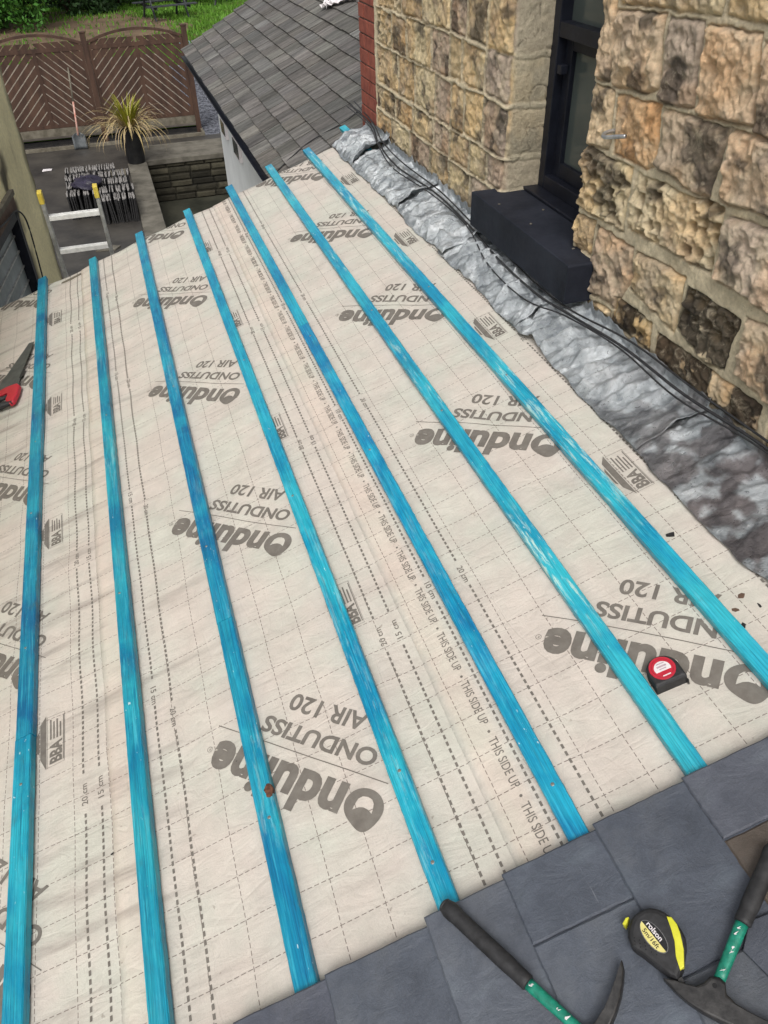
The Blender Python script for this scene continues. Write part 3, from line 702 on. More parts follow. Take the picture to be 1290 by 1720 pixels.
        pu = sm(.55, .70, fbm(P*10+oz+7, Z*10+ox+3, 4, seed+k+160))[..., None]*.4; c = c*(1-pu)+np.array((.31, .235, .19))*pu
        warm = sm(.45, .7, fbm(P*7+ox, Z*7+oz, 3, seed+k+15)); c = c*(1-warm[..., None]*.4)+c*np.array((1.18, .90, .62))*warm[..., None]*.4
        dk = sm(.62-.22*dark, .78-.2*dark, fbm(P*11+oz, Z*11+ox, 5, seed+k+33)); c = c*(1-dk[..., None]*.78)+np.array((.045, .038, .033))*dk[..., None]*.78
        if soot:
            so = sm(.60-.30*soot, .64-.30*soot, fbm(P*20+oz, Z*20+ox, 4, seed+k+44)); c = c*(1-so[..., None]*.9)+np.array((.018, .014, .012))*so[..., None]*.9
        if pit: c = c*(1-.35*(pts_*dome)[..., None])+np.array((.20, .14, .07))*(.35*pts_*dome)[..., None]
        # groove between pointing and stone
        wgt = sm(-.004, .0015, d)[..., None]
        H = np.where(ins, H*(1-wgt[..., 0])+h*wgt[..., 0], H); C = np.where(ins[..., None], C*(1-wgt)+c*wgt, C)
        groove = np.exp(-(d/.0022)**2)*(.3+.7*sm(.35, .6, fbm(P*30, Z*30, 2, seed+61)))
        H = H-np.where(d > -.01, groove*.0035, 0); C = C*(1-(np.where(d > -.01, groove, 0)*.18)[..., None])
        HF[ri, ci] = H; CF[ri, ci] = C
    P, Z, wp, wz, H, C = PF, ZF, WP, WZ, HF, CF
    if jamb is not None:                         # smeared render on the reveal
        g = sm(.0, .03, P)[..., None]*jamb
        cr = np.abs(fbm(P*7+5, Z*7, 3, seed+77)-.5); ck = np.exp(-(cr/.006)**2)
        H = H*(1-g[..., 0]*.75)+(.008+.008*fbm(P*12, Z*12, 4, seed+78))*g[..., 0]*.75-ck*.004*g[..., 0]
        jc = np.ones_like(C)*np.array((.46, .41, .30))*(.65+.7*fbm(P*10, Z*8, 5, seed+79))[..., None]*(1-.6*ck[..., None])
        C = C*(1-g*.8)+jc*g*.8
    low = sm(-1.175, -1.20, Z); H = H*(1-low)+np.minimum(H, .004)*low; C = C*(1-.6*low[..., None])+np.array((.33, .28, .20))*(.6*low*(.6+.8*fbm(P*20, Z*20, 4, seed+99)))[..., None]
    R = .018; ang = np.clip((P+R)/(2*R), 0, 1)*math.pi/2
    X = np.where(P < -R, 1.44, np.where(P > R, 1.44+P+0*R, 1.44+R-R*np.cos(ang)))
    Yd = np.where(P < -R, -P, np.where(P > R, 0, R-R*np.sin(ang)))
    nx, ny = -np.cos(ang), np.sin(ang)
    X = X+nx*H; Y = yc+sg*(Yd-ny*H)
    V = np.column_stack([X.ravel(), Y.ravel(), (Z+CZ).ravel()])
    idx = np.arange(n_p*n_z).reshape(n_z, n_p); a, b_, c, d = idx[:-1, :-1].ravel(), idx[:-1, 1:].ravel(), idx[1:, 1:].ravel(), idx[1:, :-1].ravel()
    F = np.column_stack([a, b_, c, d]) if sg < 0 else np.column_stack([d, c, b_, a])
    o = mesh(name, V, F.tolist(), M_STONE, None, None, smooth=True, col=C.reshape(-1, 3)); return hpart(o)
# near pier: corner at y=2.39, runs towards the viewer. stones measured in (y,z), z relative to the eye
NEAR = [[(2.398,-.298),(2.332,-.292),(2.303,-.517),(2.375,-.524)],[(2.313,-.346),(2.083,-.333),(2.057,-.488),(2.105,-.511),(2.278,-.523)],[(2.053,-.333),(1.915,-.329),(1.887,-.507),(2.033,-.522)],[(1.889,-.334),(1.698,-.325),(1.652,-.497),(1.857,-.519)],[(1.67,-.336),(1.426,-.335),(1.355,-.483),(1.637,-.515)],
 [(2.392,-.548),(2.271,-.545),(2.253,-.695),(2.367,-.717)],[(2.242,-.55),(2.027,-.54),(2.005,-.68),(2.041,-.696),(2.213,-.696)],[(2.002,-.544),(1.729,-.531),(1.747,-.695),(1.985,-.68)],[(1.71,-.531),(1.342,-.51),(1.277,-.647),(1.522,-.668),(1.689,-.697)],
 [(2.40,-.731),(2.111,-.725),(2.105,-.899),(2.38,-.908)],[(2.075,-.732),(1.682,-.708),(1.671,-.865),(2.069,-.879)],[(1.649,-.718),(1.263,-.685),(1.18,-.85),(1.429,-.869),(1.64,-.868)],
 [(2.385,-.943),(2.267,-.932),(2.268,-1.037),(2.363,-1.037)],[(2.238,-.939),(2.031,-.937),(2.02,-1.03),(2.076,-1.14),(2.251,-1.15)],[(2.0,-.938),(1.770,-.925),(1.764,-1.078),(2.008,-1.047)],
 [(2.323,-.16),(1.861,-.14),(1.858,-.298),(2.298,-.318)],[(1.838,-.13),(1.519,-.13),(1.559,-.288),(1.827,-.296)],
 [(1.741,-.94),(1.521,-.942),(1.532,-1.08),(1.606,-1.098),(1.746,-1.059)],[(2.062,-1.111),(1.868,-1.111),(1.861,-1.193),(2.071,-1.194)],[(1.818,-1.125),(1.365,-1.11),(1.356,-1.175),(1.42,-1.19),(1.805,-1.208)],
 [(1.485,-.922),(1.053,-.893),(.982,-1.034),(1.237,-1.085),(1.479,-1.066)],[(2.247,-1.19),(2.093,-1.17),(2.086,-1.22),(2.208,-1.225)],
 [(1.48,-.10),(1.10,-.10),(1.12,-.29),(1.50,-.29)],[(1.22,-.5),(.95,-.5),(.93,-.64),(1.24,-.65)],[(1.14,-.69),(.93,-.69),(.93,-.86),(1.12,-.86)],[(1.32,-.34),(1.02,-.33),(1.0,-.47),(1.30,-.48)],[(1.31,-1.12),(.95,-1.1),(.95,-1.2),(1.3,-1.2)]]
NEARP = [[(y-2.39, z) for y, z in q] for q in NEAR]
STY = {0: dict(c=(.50, .37, .25), b=.02), 1: dict(c=(.47, .35, .24), b=.03, dark=.75), 2: dict(c=(.30, .24, .20), b=.022, dark=.95), 3: dict(c=(.50, .36, .24), b=.03, dark=.5), 4: dict(c=(.48, .34, .23), b=.028),
       5: dict(c=(.52, .39, .25), b=.022, dark=.2), 6: dict(c=(.46, .28, .145), b=.018, dark=.45), 7: dict(c=(.44, .34, .24), b=.028, dark=.55), 8: dict(c=(.46, .36, .27), b=.032, dark=.4),
       9: dict(c=(.47, .39, .24), b=.03, pit=1.0, dark=.7), 10: dict(c=(.50, .42, .28), b=.026, pit=1.2, dark=.3), 11: dict(c=(.45, .36, .29), b=.036, dark=.2),
       12: dict(c=(.50, .35, .17), b=.022, dark=.2), 13: dict(c=(.40, .30, .22), b=.022, dark=.5), 14: dict(c=(.47, .36, .22), b=.022, dark=.35), 17: dict(c=(.50, .41, .28), b=.024, pit=.6, soot=1.0, dark=.4),
       18: dict(c=(.33, .24, .12), b=.016, dark=.9, soot=.6), 19: dict(c=(.46, .33, .2), b=.02, dark=.7, soot=.75), 20: dict(c=(.46, .35, .26), b=.034, dark=.3)}
stone_wall('wall_pier', 2.39, -1, -1.52, .24, -1.34, -.02, .0032, NEARP, STY, 11, rib=-.003, grow=.007)
# far pier: corner at y=3.0, runs away to the brick strip
rows = [(-.36, -.15), (-.555, -.38), (-.725, -.575), (-.915, -.745), (-1.045, -.935), (-1.225, -1.065)]
joints = [[3.02, 3.27, 3.50, 3.72, 4.05, 4.34, 4.62], [2.98, 3.20, 3.40, 3.58, 3.92, 4.22, 4.62], [2.98, 3.20, 3.44, 3.58, 3.80, 4.15, 4.38, 4.64], [2.99, 3.19, 3.40, 3.55, 3.74, 4.02, 4.28, 4.64], [2.99, 3.14, 3.32, 3.55, 3.76, 4.05, 4.33, 4.66], [3.02, 3.30, 3.55, 3.8, 4.1, 4.4, 4.66]]
FQ = []
rf = random.Random(3)
for (za, zb), js in zip(rows, joints):
    for a, b_ in zip(js[:-1], js[1:]):
        g = .008; j = lambda: rf.uniform(-.012, .012)
        dz = .02*((a-3)/1.6)
        FQ.append([(-(a-3.0)-g, za-dz+j()*.6), (-(b_-3.0)+g, za-dz+j()*.6), (-(b_-3.0)+g, zb-dz+j()*.6), (-(a-3.0)-g, zb-dz+j()*.6)])
for za, zb in rows:                               # blocks showing on the reveal
    FQ.append([(.012, za+.004), (.21, za+.01), (.21, zb-.006), (.012, zb)])
FST = [dict(c=(.40, .30, .17), b=.016, dark=.6), dict(c=(.33, .245, .19), b=.012, dark=.5), dict(c=(.45, .37, .23), b=.018, dark=.3), dict(c=(.36, .24, .12), b=.014, dark=.75),
       dict(c=(.42, .34, .21), b=.016, pit=.5, dark=.8), dict(c=(.30, .24, .20), b=.014, dark=.6), dict(c=(.48, .38, .22), b=.016, dark=.45)]
stone_wall('wall_pier', 3.0, 1, -1.66, .24, -1.34, -.02, .0046, FQ, FST, 23, .8, rib=.004, jamb=1.0, grow=.003)
# wall over and behind: plain courses out of shot, spandrel under the sill
M_STPLAIN = simple('plain sandstone walling', (.22, .17, .11), (.42, .33, .21), 6, .9, bump=.6, bd=.01)
b = MB()
b.box((1.455, -3.0, 0), (1.75, .872, CZ+1.3)); b.box((1.455, .872, CZ-.03), (1.75, 2.385, CZ+1.3)); b.box((1.455, 2.385, CZ+.55), (1.75, 3.01, CZ+1.3)); b.box((1.455, 3.01, CZ-.03), (1.75, 4.64, CZ+1.3))
b.box((1.452, 2.38, 0), (1.75, 3.02, CZ-1.185)); b.box((1.47, .87, 0), (1.75, 2.38, CZ-1.33)); b.box((1.47, 3.02, 0), (1.75, 4.7, CZ-1.33))
b.box((1.66, 2.0, CZ-1.33), (1.75, 2.385, CZ-.01)); b.box((1.66, 3.012, CZ-1.33), (1.75, 4.5, CZ-.01)); b.box((1.755, 4.7, 0), (5.5, 4.985, CZ+1.3))
hpart(b.build('wall_core', M_STPLAIN))
# red brick return at the far corner
b = MB(); mo = MB(); z = -1.62; i = 0
while z < .02:
    h = .0655; js = [4.655, 4.80, 4.972] if i % 2 == 0 else [4.655, 4.87, 4.972]
    for a, c_ in zip(js[:-1], js[1:]): b.box((1.431+rf.uniform(-.002, .002), a+.004, CZ+z), (1.50, c_-.004, CZ+z+h))
    for a, c_ in ((1.436, 1.55), (1.56, 1.66)): b.box((a, 4.94, CZ+z), (c_, 4.979, CZ+z+h))
    z += .0735; i += 1
br = hpart(b.build('brick_corner', M_BRICK, bevel=.0025)); mo.box((1.437, 4.645, CZ-2.4), (1.70, 4.968, CZ+1.3)); hpart(mo.build('brick_mortar', M_MORT))
# window
win = empty('window', Matrix.Translation((1.62, 2.7, CZ-1.05))); hpart(win)
def wbox(name, a, b_, m, par=win, bev=.003):
    M = MB(); M.box((a[0], a[1], CZ+a[2]), (b_[0], b_[1], CZ+b_[2])); return hpart(M.build(name, m, bevel=bev), par)
fr = MB()
for a, b_ in (((1.60, 2.945, -1.05), (1.67, 3.012, .55)), ((1.60, 2.37, -1.05), (1.67, 2.44, .55)), ((1.602, 2.44, -1.05), (1.668, 2.945, -.985)), ((1.602, 2.44, -.505), (1.668, 2.945, -.455)), ((1.602, 2.44, .48), (1.668, 2.945, .55))):
    fr.box((a[0], a[1], CZ+a[2]), (b_[0], b_[1], CZ+b_[2]))
hpart(fr.build('frame', M_FRAME, bevel=.003), win)
sa = MB()
for a, b_ in (((1.635, 2.895, -.985), (1.675, 2.944, -.506)), ((1.635, 2.441, -.985), (1.675, 2.49, -.506)), ((1.637, 2.49, -.984), (1.673, 2.895, -.93)), ((1.637, 2.49, -.545), (1.673, 2.895, -.507))):
    sa.box((a[0], a[1], CZ+a[2]), (b_[0], b_[1], CZ+b_[2]))
hpart(sa.build('casement', M_FRAME, bevel=.003), win)
wbox('pane', (1.655, 2.485, -.94), (1.661, 2.90, -.54), M_GLASS, bev=0); wbox('pane', (1.648, 2.44, -.46), (1.654, 2.946, .50), M_GLASS, bev=0)
wbox('inner_sill', (1.535, 2.40, -1.046), (1.60, 2.995, -1.034), M_FRAME)
hk = MB(); hk.box((1.60, 2.90, CZ-.62), (1.628, 2.93, CZ-.59)); hpart(hk.build('catch', M_FRAME, bevel=.002), win)
b = MB(); b.prism([(1.335, 2.225), (1.60, 2.225), (1.60, 3.0), (1.46, 3.0), (1.455, 3.055), (1.335, 3.055)], CZ-1.185, CZ-1.048, .006)
sl = b.build('window_sill', M_SILL, bevel=.004); hpart(sl)
b = MB()                                         # bent steel hook in the near pier
b.tube(catmull([(1.47, 2.225, CZ-.64), (1.41, 2.225, CZ-.642), (1.388, 2.215, CZ-.648), (1.38, 2.185, CZ-.645), (1.385, 2.15, CZ-.636), (1.40, 2.115, CZ-.628)], 6), .006, 10)
o = b.build('wall_hook', simple('galvanised steel', (.35, .36, .38), (.6, .61, .62), 40, .35, .8, .1), smooth=True); tag(o, 'small bent grey metal hook fixed in the mortar beside the window', 'hook')

# ------------------------------------------------------------------ lead flashing
LS = [(4.42, 4.87, 'crumpled lead flashing piece at the far end, over the last batten tip'), (3.66, 4.50, 'rippled lead flashing piece second from the far end'),
      (3.02, 3.76, 'rippled lead flashing piece beyond the window sill'), (2.33, 3.10, 'lead flashing piece dressed below the window sill'), (1.52, 2.42, 'lead flashing piece just this side of the window sill, with torn edge'), (.1, 1.60, 'dark stained flattened lead flashing piece nearest the viewer')]
for k, (ya, yb, lab) in enumerate(LS):
    res = .0042; wl = .268; n1, n2 = int(wl/res), int((yb-ya)/res)
    Wd, Yg = np.meshgrid(np.linspace(0, 1, n1), np.linspace(ya, yb, n2))
    e = 1.272+.020*(fbm(Yg*6, Yg*0, 3, 80)-.5)*2 + .012*(np.abs(((Yg*7.3) % 1)-.5)-.25)
    if k == 0: e = e+.0*Yg
    w_ = Wd*wl; flat = 1.503-e
    s = e+np.minimum(w_/.235, 1)*flat; upz = np.clip(w_-.235, 0, 1)
    near = sm(2.1, 1.2, Yg)
    per = 9.2+1.5*np.sin(Yg*2.1); ph = Yg*per*2*np.pi/1.35+4*fbm(Yg*1.3, s*2, 2, 82)+(s-1.3)*5
    rip = np.abs(np.sin(ph*.5))**1.6
    amp = (.030*(1-near)+.003*near)*(1-.6*sm(1.40, 1.50, s))*sm(1.262, 1.31, s)+.003
    wv_ = .5*fbm(s*6, Yg*6, 2, 81)
    fold = np.abs(((Yg*(13+3*np.sin(k*2.))+s*2.2*np.sin(k*1.7+1)+1.9*fbm(Yg*3, s*5, 3, 83)) % 1)*2-1)   # sharp pleats
    cr = 1-np.abs(2*fbm(s*16+k, Yg*16, 4, 84)-1); cr2 = 1-np.abs(2*fbm(s*40+k, Yg*34, 3, 86)-1)
    dx_ = .03*(fbm(s*12, Yg*12, 3, 93)-.5); dy_ = .05*(fbm(s*9, Yg*9, 3, 94)-.5)
    wa1, _ = worley((s+dx_)*8+k, (Yg+dy_+s*.3)*17, 95); wa2, _ = worley((s+dx_-Yg*.3)*22+k, (Yg+dy_)*30, 96)
    n = .003+amp*.25*rip+amp*.95*(1-np.sqrt(np.abs(1-fold)))*(.2+1.5*fbm(Yg*5, s*8, 2, 87))+.007*(cr-.72)+.004*(cr2-.7)+(.030*(wa1-.35)+.013*(wa2-.35))*(1-.35*near)*sm(1.262, 1.30, s)+(.028 if k < 1 else .006)*sm(1.31, 1.39, s)
    n = np.maximum(n, .0025+.004*sm(1.26, 1.30, s))
    # this piece's near end lies over the next one and lifts a little
    n = n+.018*sm(ya+.13, ya, Yg)*sm(1.25, 1.31, s)*(1 if k < 5 else 0)-.010*sm(yb-.16, yb-.02, Yg)*sm(1.27, 1.31, s)
    Yj = Yg+.015*(fbm(s*9+k*5, s*0+k, 3, 88)-.5)*2*sm(.12, 0, Yg-ya)+.01*(fbm(s*9+k*5, s*0+k, 3, 89)-.5)*2*sm(.12, 0, yb-Yg)
    if k == 4:                                    # torn, curled notch in the edge
        cut = np.exp(-((Yg-2.28)/.05)**2)*.0; n = n+.02*np.exp(-((Yg-2.2)/.05)**2)*sm(1.36, 1.27, s)
    if k == 2: n = n+.025*np.exp(-((Yg-3.05)/.04)**2)*sm(1.36, 1.28, s)
    X = s*CT-n*ST; Zz = CZ-1.7+s*ST+n*CT
    wx = 1.424-.010*(cr-.6); upf = sm(0, .02, upz); X = X*(1-upf)+(wx)*upf; Zz = Zz+upz*.95
    col = np.ones(X.shape+(3,)); st = (near*sm(.40, .56, fbm(s*14, Yg*14, 5, 90)))[..., None]; col = col*(1-.9*st)+np.array((.27, .215, .21))*.9*st
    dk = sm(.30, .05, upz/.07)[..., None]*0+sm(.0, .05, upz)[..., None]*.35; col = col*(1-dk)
    # the strip turned up against the wall is coloured darker
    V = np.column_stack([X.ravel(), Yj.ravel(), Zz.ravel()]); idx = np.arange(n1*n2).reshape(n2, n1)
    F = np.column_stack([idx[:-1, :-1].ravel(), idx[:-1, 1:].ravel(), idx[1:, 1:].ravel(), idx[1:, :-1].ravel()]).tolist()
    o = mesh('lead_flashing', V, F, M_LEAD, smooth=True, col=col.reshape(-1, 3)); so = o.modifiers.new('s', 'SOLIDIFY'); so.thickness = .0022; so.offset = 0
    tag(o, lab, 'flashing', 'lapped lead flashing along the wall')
# cables lying along the flashing
def rp(s, y, n): return ROOF0+Vector((s*CT-n*ST, y, s*ST+n*CT))
CA = [(1.520, 5.2, .06), (1.500, 4.69, .062), (1.45, 4.41, .050), (1.425, 4.04, .038), (1.455, 3.54, .034), (1.44, 3.11, .034), (1.415, 2.75, .032), (1.41, 2.41, .036), (1.43, 2.18, .045), (1.465, 1.90, .045), (1.475, 1.59, .045), (1.505, 1.28, .05), (1.52, .8, .06), (1.53, 0, .1)]
for j, (off, r, lab) in enumerate((((0, 0), .0045, 'thick black cable lying along the lead flashing'), ((.022, .002), .0034, 'thin black cable beside the thick one, closer to the stone wall'), ((-.016, .004), .0028, 'slack black wire that strays out over the flashing below the sill'))):
    P = []
    for i, (s, y, n) in enumerate(CA):
        a = .010*math.sin(i*1.9+j*2.3); sl_ = -.035*math.exp(-((y-2.6)/.35)**2) if j == 2 else 0
        P.append(rp(s+off[0]+a*(j > 0)+sl_, y, n+.010+off[1]+(.006 if j == 1 else 0)))
    M = MB(); M.tube(catmull(P, 8), r, 8); o = M.build('cable', M_CABLE, smooth=True); tag(o, lab, 'cable', 'black cables on the flashing')
# moss / mortar crumbs on the flashing and dark flakes on the membrane
bits = [(1.218, 1.31, .010), (1.235, 1.345, .006), (1.21, 1.27, .005), (1.25, 1.29, .008), (1.185, 1.215, .022), (1.20, 1.26, .007), (1.262, 1.32, .005), (1.228, 1.235, .004), (1.15, .93, .010), (1.175, .945, .013), (1.20, .94, .008), (1.165, .90, .015), (1.21, .97, .016), (1.19, .99, .007), (1.225, .93, .012), (1.145, .885, .008),
        (1.07, 1.405, .010), (1.10, 1.02, .004), (.99, .93, .010), (1.012, .905, .007), (1.04, .90, .006), (1.125, 1.11, .005), (.84, 1.25, .004), (1.17, 1.12, .006), (.49, 1.44, .003), (-.05, 1.18, .003), (-.40, 1.10, .006), (.02, 1.3, .003), (-.2, .95, .003)]
for i, (s, y, r) in enumerate(bits):
    n = 7; M = MB(); a0 = rf.uniform(0, 6); el = rf.uniform(.3, .7); r *= .72
    M.prism([(r*math.cos(a0+2*math.pi*q/n)*rf.uniform(.5, 1.25), r*el*math.sin(2*math.pi*q/n+a0)*rf.uniform(.5, 1.25)) for q in range(n)], 0, r*.22)
    o = M.build('debris_flake', M_OLD if i % 3 else M_BROWNM, None, RM(s, y, float(Wv(np.array([s]), np.array([y]))[0])+.003, rf.uniform(0, 3)))
    tag(o, 'small dark flake of slate or bark lying on the membrane', 'debris', 'dark flakes scattered on the membrane')
M = MB()
for i in range(5):
    a = rf.uniform(0, 6); M.prism([(.012*math.cos(a+q)*rf.uniform(.5, 1)+.01*i, .009*math.sin(a+q)) for q in (0, 1.2, 2.5, 3.7, 5)], 0, .006+.002*i, .001)
o = M.build('dead_leaf', simple('brown leaf', (.20, .12, .04), (.36, .24, .10), 60, .8), None, RM(1.39, 1.10, .028)); tag(o, 'crumpled brown leaf scrap lying on the near lead flashing', 'leaf')

# ------------------------------------------------------------------ tools
TOP = .0478                                    # top of the slates under the tools (normal to the slope)
def poly(pts, o): return [(a-o[0], b_-o[1]) for a, b_ in pts]
def hammer(grip, neck, pick, lab, o, grip_r=.0165, z=0.022, claw=None):
    t = empty('slaters_hammer', RM(o[0], o[1], TOP)); tag(t, lab, 'hammer', 'two slaters hammers')
    def P(s, y, n): return Vector((s-o[0], y-o[1], n))
    (g0, g1) = grip
    N_ = 18; pts = [P(lerp(g0[0], g1[0], i/N_), lerp(g0[1], g1[1], i/N_), z) for i in range(N_+1)]
    rr = [grip_r*(.80 if i == 0 else 1.0 if i < 3 else .93 if i < N_-3 else .86) for i in range(N_+1)]
    M = MB(); M.tube(pts, rr, 20, flat=.86); g = M.build('grip', M_RUB, t, smooth=True); bvl = g.modifiers.new('b', 'BEVEL'); bvl.width = .002; bvl.limit_method = 'ANGLE'; bvl.angle_limit = 1
    d = (pts[0]-pts[1]).normalized(); M = MB(); M.tube([pts[0]-d*.001, pts[0]+d*.002, pts[0]+d*.0045], [grip_r*.82, grip_r*.80, grip_r*.60], 20, flat=.86); M.build('end_cap', M_RUB, g, smooth=True)
    (n0, n1) = neck
    pts = [P(lerp(n0[0], n1[0], i/8), lerp(n0[1], n1[1], i/8), z-.001) for i in range(9)]
    M = MB(); M.tube(pts, [.0108-.0002*i for i in range(9)], 16, flat=.7); M.build('shaft', M_GREEN, t, smooth=True)
    for k in range(9):                            # chips in the enamel
        i = rf.uniform(0, .95); c = P(lerp(n0[0], n1[0], i), lerp(n0[1], n1[1], i), z+.0064); M = MB(); r = rf.uniform(.001, .0024)
        M.prism([(c.x+rf.uniform(-.005, .005)+r*math.cos(q)*rf.uniform(.5, 1.3), c.y+r*1.6*math.sin(q)*rf.uniform(.5, 1.2)) for q in (0, 1.1, 2.2, 3.3, 4.4, 5.4)], c.z-.004, c.z+.0006)
        if k < 5: M.build('paint_chip', M_WHT, t)
    n = len(pick); M = MB(); M.prism(poly(pick, o), z-.012, z+.010, .0035); hd = M.build('head', M_STEEL, t, bevel=.0015)
    return t, hd
# hammer A: grip end at the batten, head leaving the picture at the bottom
hA, hdA = hammer(((.322, .615), (.411, .434)), ((.409, .437), (.462, .334)),
    [(.574, .402), (.570, .389), (.560, .374), (.545, .356), (.525, .338), (.508, .325), (.487, .314), (.468, .306), (.455, .300), (.425, .292), (.395, .285), (.372, .282), (.368, .300), (.392, .306), (.420, .314), (.446, .324), (.455, .338), (.466, .341), (.476, .336), (.492, .341), (.515, .353), (.535, .368), (.556, .386)],
    'slate hammer with worn green neck whose black grip end touches a batten', (.40, .45))
hB, hdB = hammer(((.905, .452), (.782, .372)), ((.784, .374), (.700, .316)),
    [(.620, .352), (.634, .343), (.648, .331), (.660, .322), (.676, .321), (.690, .325), (.702, .318), (.706, .308), (.698, .294), (.703, .277), (.716, .258), (.735, .235), (.765, .21), (.756, .196), (.724, .215), (.694, .238), (.670, .262), (.650, .286), (.636, .308), (.627, .328)],
    'slate hammer with chipped green neck at the right edge beside the yellow tape', (.70, .32))
# nail hole in the second head
M = MB(); M.prism([(.004*math.cos(q), .004*math.sin(q)) for q in np.linspace(0, 6.0, 9)], .0316, .0326); o = M.build('nail_hole', M_HOLE, hB); o.location = (-.012, -.010, 0)
# black and yellow tape measure
o2 = (.645, .395); T2 = empty('tape_measure', RM(o2[0], o2[1], TOP)); tag(T2, 'black and yellow teardrop tape measure lying on the slates', 'tape measure')
body = [(.646,.457),(.659,.4545),(.670,.447),(.678,.438),(.683,.428),(.687,.414),(.688,.403),(.687,.389),(.680,.377),(.670,.366),(.658,.352),(.641,.341),(.633,.349),(.626,.362),(.619,.375),(.609,.395),(.602,.406),(.599,.413),(.601,.428),(.606,.437),(.613,.444),(.621,.451),(.630,.455)]
M = MB(); M.prism(poly(body, o2), 0, .032, .006); M.build('casing', M_RUB, T2, bevel=.0015)
yb = [(.677,.429),(.6835,.4245),(.6855,.411),(.6825,.397),(.674,.374),(.660,.352),(.6515,.350),(.656,.369),(.667,.390),(.6725,.408)]
M = MB(); M.prism(poly(yb, o2), .020, .0335, .001); M.build('bumper', M_YEL2, T2)
M = MB(); M.prism(poly([(.606,.4465),(.613,.4505),(.6195,.4565),(.614,.4575),(.604,.4515)], o2), .004, .026, .001); M.build('bumper', M_YEL2, T2)
c0 = np.array((.6405, .4105)); ax = np.array((.0055, -.0285)); ax = ax/np.linalg.norm(ax); pe = np.array((-ax[1], ax[0]))   # long axis of the badge
def ell(a, b_, t0=0, t1=2*math.pi, n=40): return [tuple(c0+ax*a*math.cos(t)+pe*b_*math.sin(t)-np.array(o2)) for t in np.linspace(t0, t1, n, endpoint=(t1-t0) < 6.2)]
M = MB(); M.prism(ell(.0300, .0152), .0315, .0325); M.build('badge', simple('badge rim grey', (.14, .14, .14), (.2, .2, .2), 50, .4), T2)
M = MB(); M.prism(ell(.0290, .0142), .0326, .0331); bd = M.build('badge_face', M_LBLACK, T2)
M = MB(); M.prism(ell(.0288, .0140, math.pi, 2*math.pi, 26), .0332, .0336); M.build('badge_face', M_PALEY, T2)
def flat_text(txt, bold, x0, x1, y0, y1, org, r, up, z, mt, par, name='lettering'):
    v, f = text_fit(txt, bold, x0, x1, y0, y1); v = place(v, org[0], org[1], r, up)
    fs = []
    for q in f:
        A = sum(v[q[i]][0]*v[q[(i+1) % len(q)]][1]-v[q[(i+1) % len(q)]][0]*v[q[i]][1] for i in range(len(q))); fs.append(q if A > 0 else q[::-1])
    return mesh(name, [(a, b_, z) for a, b_ in v], fs, mt, par)
cc = c0-np.array(o2)
flat_text('rolson', .02, -.0215, .012, .0022, .0110, cc, ax, pe, .03365, M_WHT, T2)
flat_text('5m/16ft', .01, -.0180, .0180, -.0098, -.0022, cc, ax, pe, .0340, M_LBLACK, T2)
M = MB(); M.box((-.004, -.060, .004), (.004, -.052, .022)); o = M.build('hook', M_STEEL, T2)
# grip dimples
M = MB()
for i in range(5):
    for j in range(3): 
        c = np.array((.606+.006*i+.002*j, .412-.0068*i+.005*j))-np.array(o2); M.prism([(c[0]+.0013*math.cos(q), c[1]+.0013*math.sin(q)) for q in (0, 1.57, 3.14, 4.71)], .031, .0326)
M.build('grip_dimples', M_LBLACK, T2)
# red tape measure on the membrane, leaning against a batten
o1 = (.949, .872); T1 = empty('tape_measure', RM(o1[0], o1[1], .001)); tag(T1, 'black tape measure with a round red label on the membrane against a batten', 'tape measure')
D = [(-.036, -.034), (.036, -.034), (.036, -.010)]+[(.036*math.cos(t), .002+.034*math.sin(t)) for t in np.linspace(0.1, math.pi, 18)]+[(-.036, -.010)]
R1 = Matrix.Rotation(-.06, 4, 'Z')
M = MB(); M.prism(D, 0, .034, .005, R1); M.build('casing', M_RUB, T1, bevel=.0015)
def disc(r, z0, z1, m, nm, c=(0, .0), n=40, t0=0, t1=2*math.pi):
    M = MB(); M.prism([(c[0]+r*math.cos(t), c[1]+r*math.sin(t)) for t in np.linspace(t0, t1, n, endpoint=(t1-t0) < 6.2)], z0, z1, .0006, R1); return M.build(nm, m, T1)
disc(.0285, .0335, .0362, M_RED, 'label_disc', (-.002, .002))
disc(.0235, .0362, .0366, simple('red ring', (.30, .01, .02), (.34, .015, .03), 30, .4, bump=0), 'label_ring', (-.002, .002))
disc(.0225, .0366, .0370, M_RED, 'label_disc', (-.002, .002))
disc(.0185, .0370, .0374, M_WHT, 'label_badge', (-.002, .000), 26, -.35, math.pi+.35)
M = MB()
for k, (a, b_, c_, d) in enumerate(((-.011, .007, .0125, .0145), (-.013, .009, .0045, .0085), (-.010, .006, -.001, .0012))): M.box((a, c_-.001, .0374), (b_, d-.001, .0377), R1)
M.build('label_marks', simple('grey print', (.3, .25, .28), (.5, .35, .4), 300, .5, bump=0), T1)
M = MB(); M.box((-.010, -.019, .0370), (.008, -.0165, .0373), R1); M.build('label_marks', M_WHT, T1)
M = MB(); M.box((.034, -.040, .002), (.037, -.034, .018), R1); M.build('hook', M_STEEL, T1)
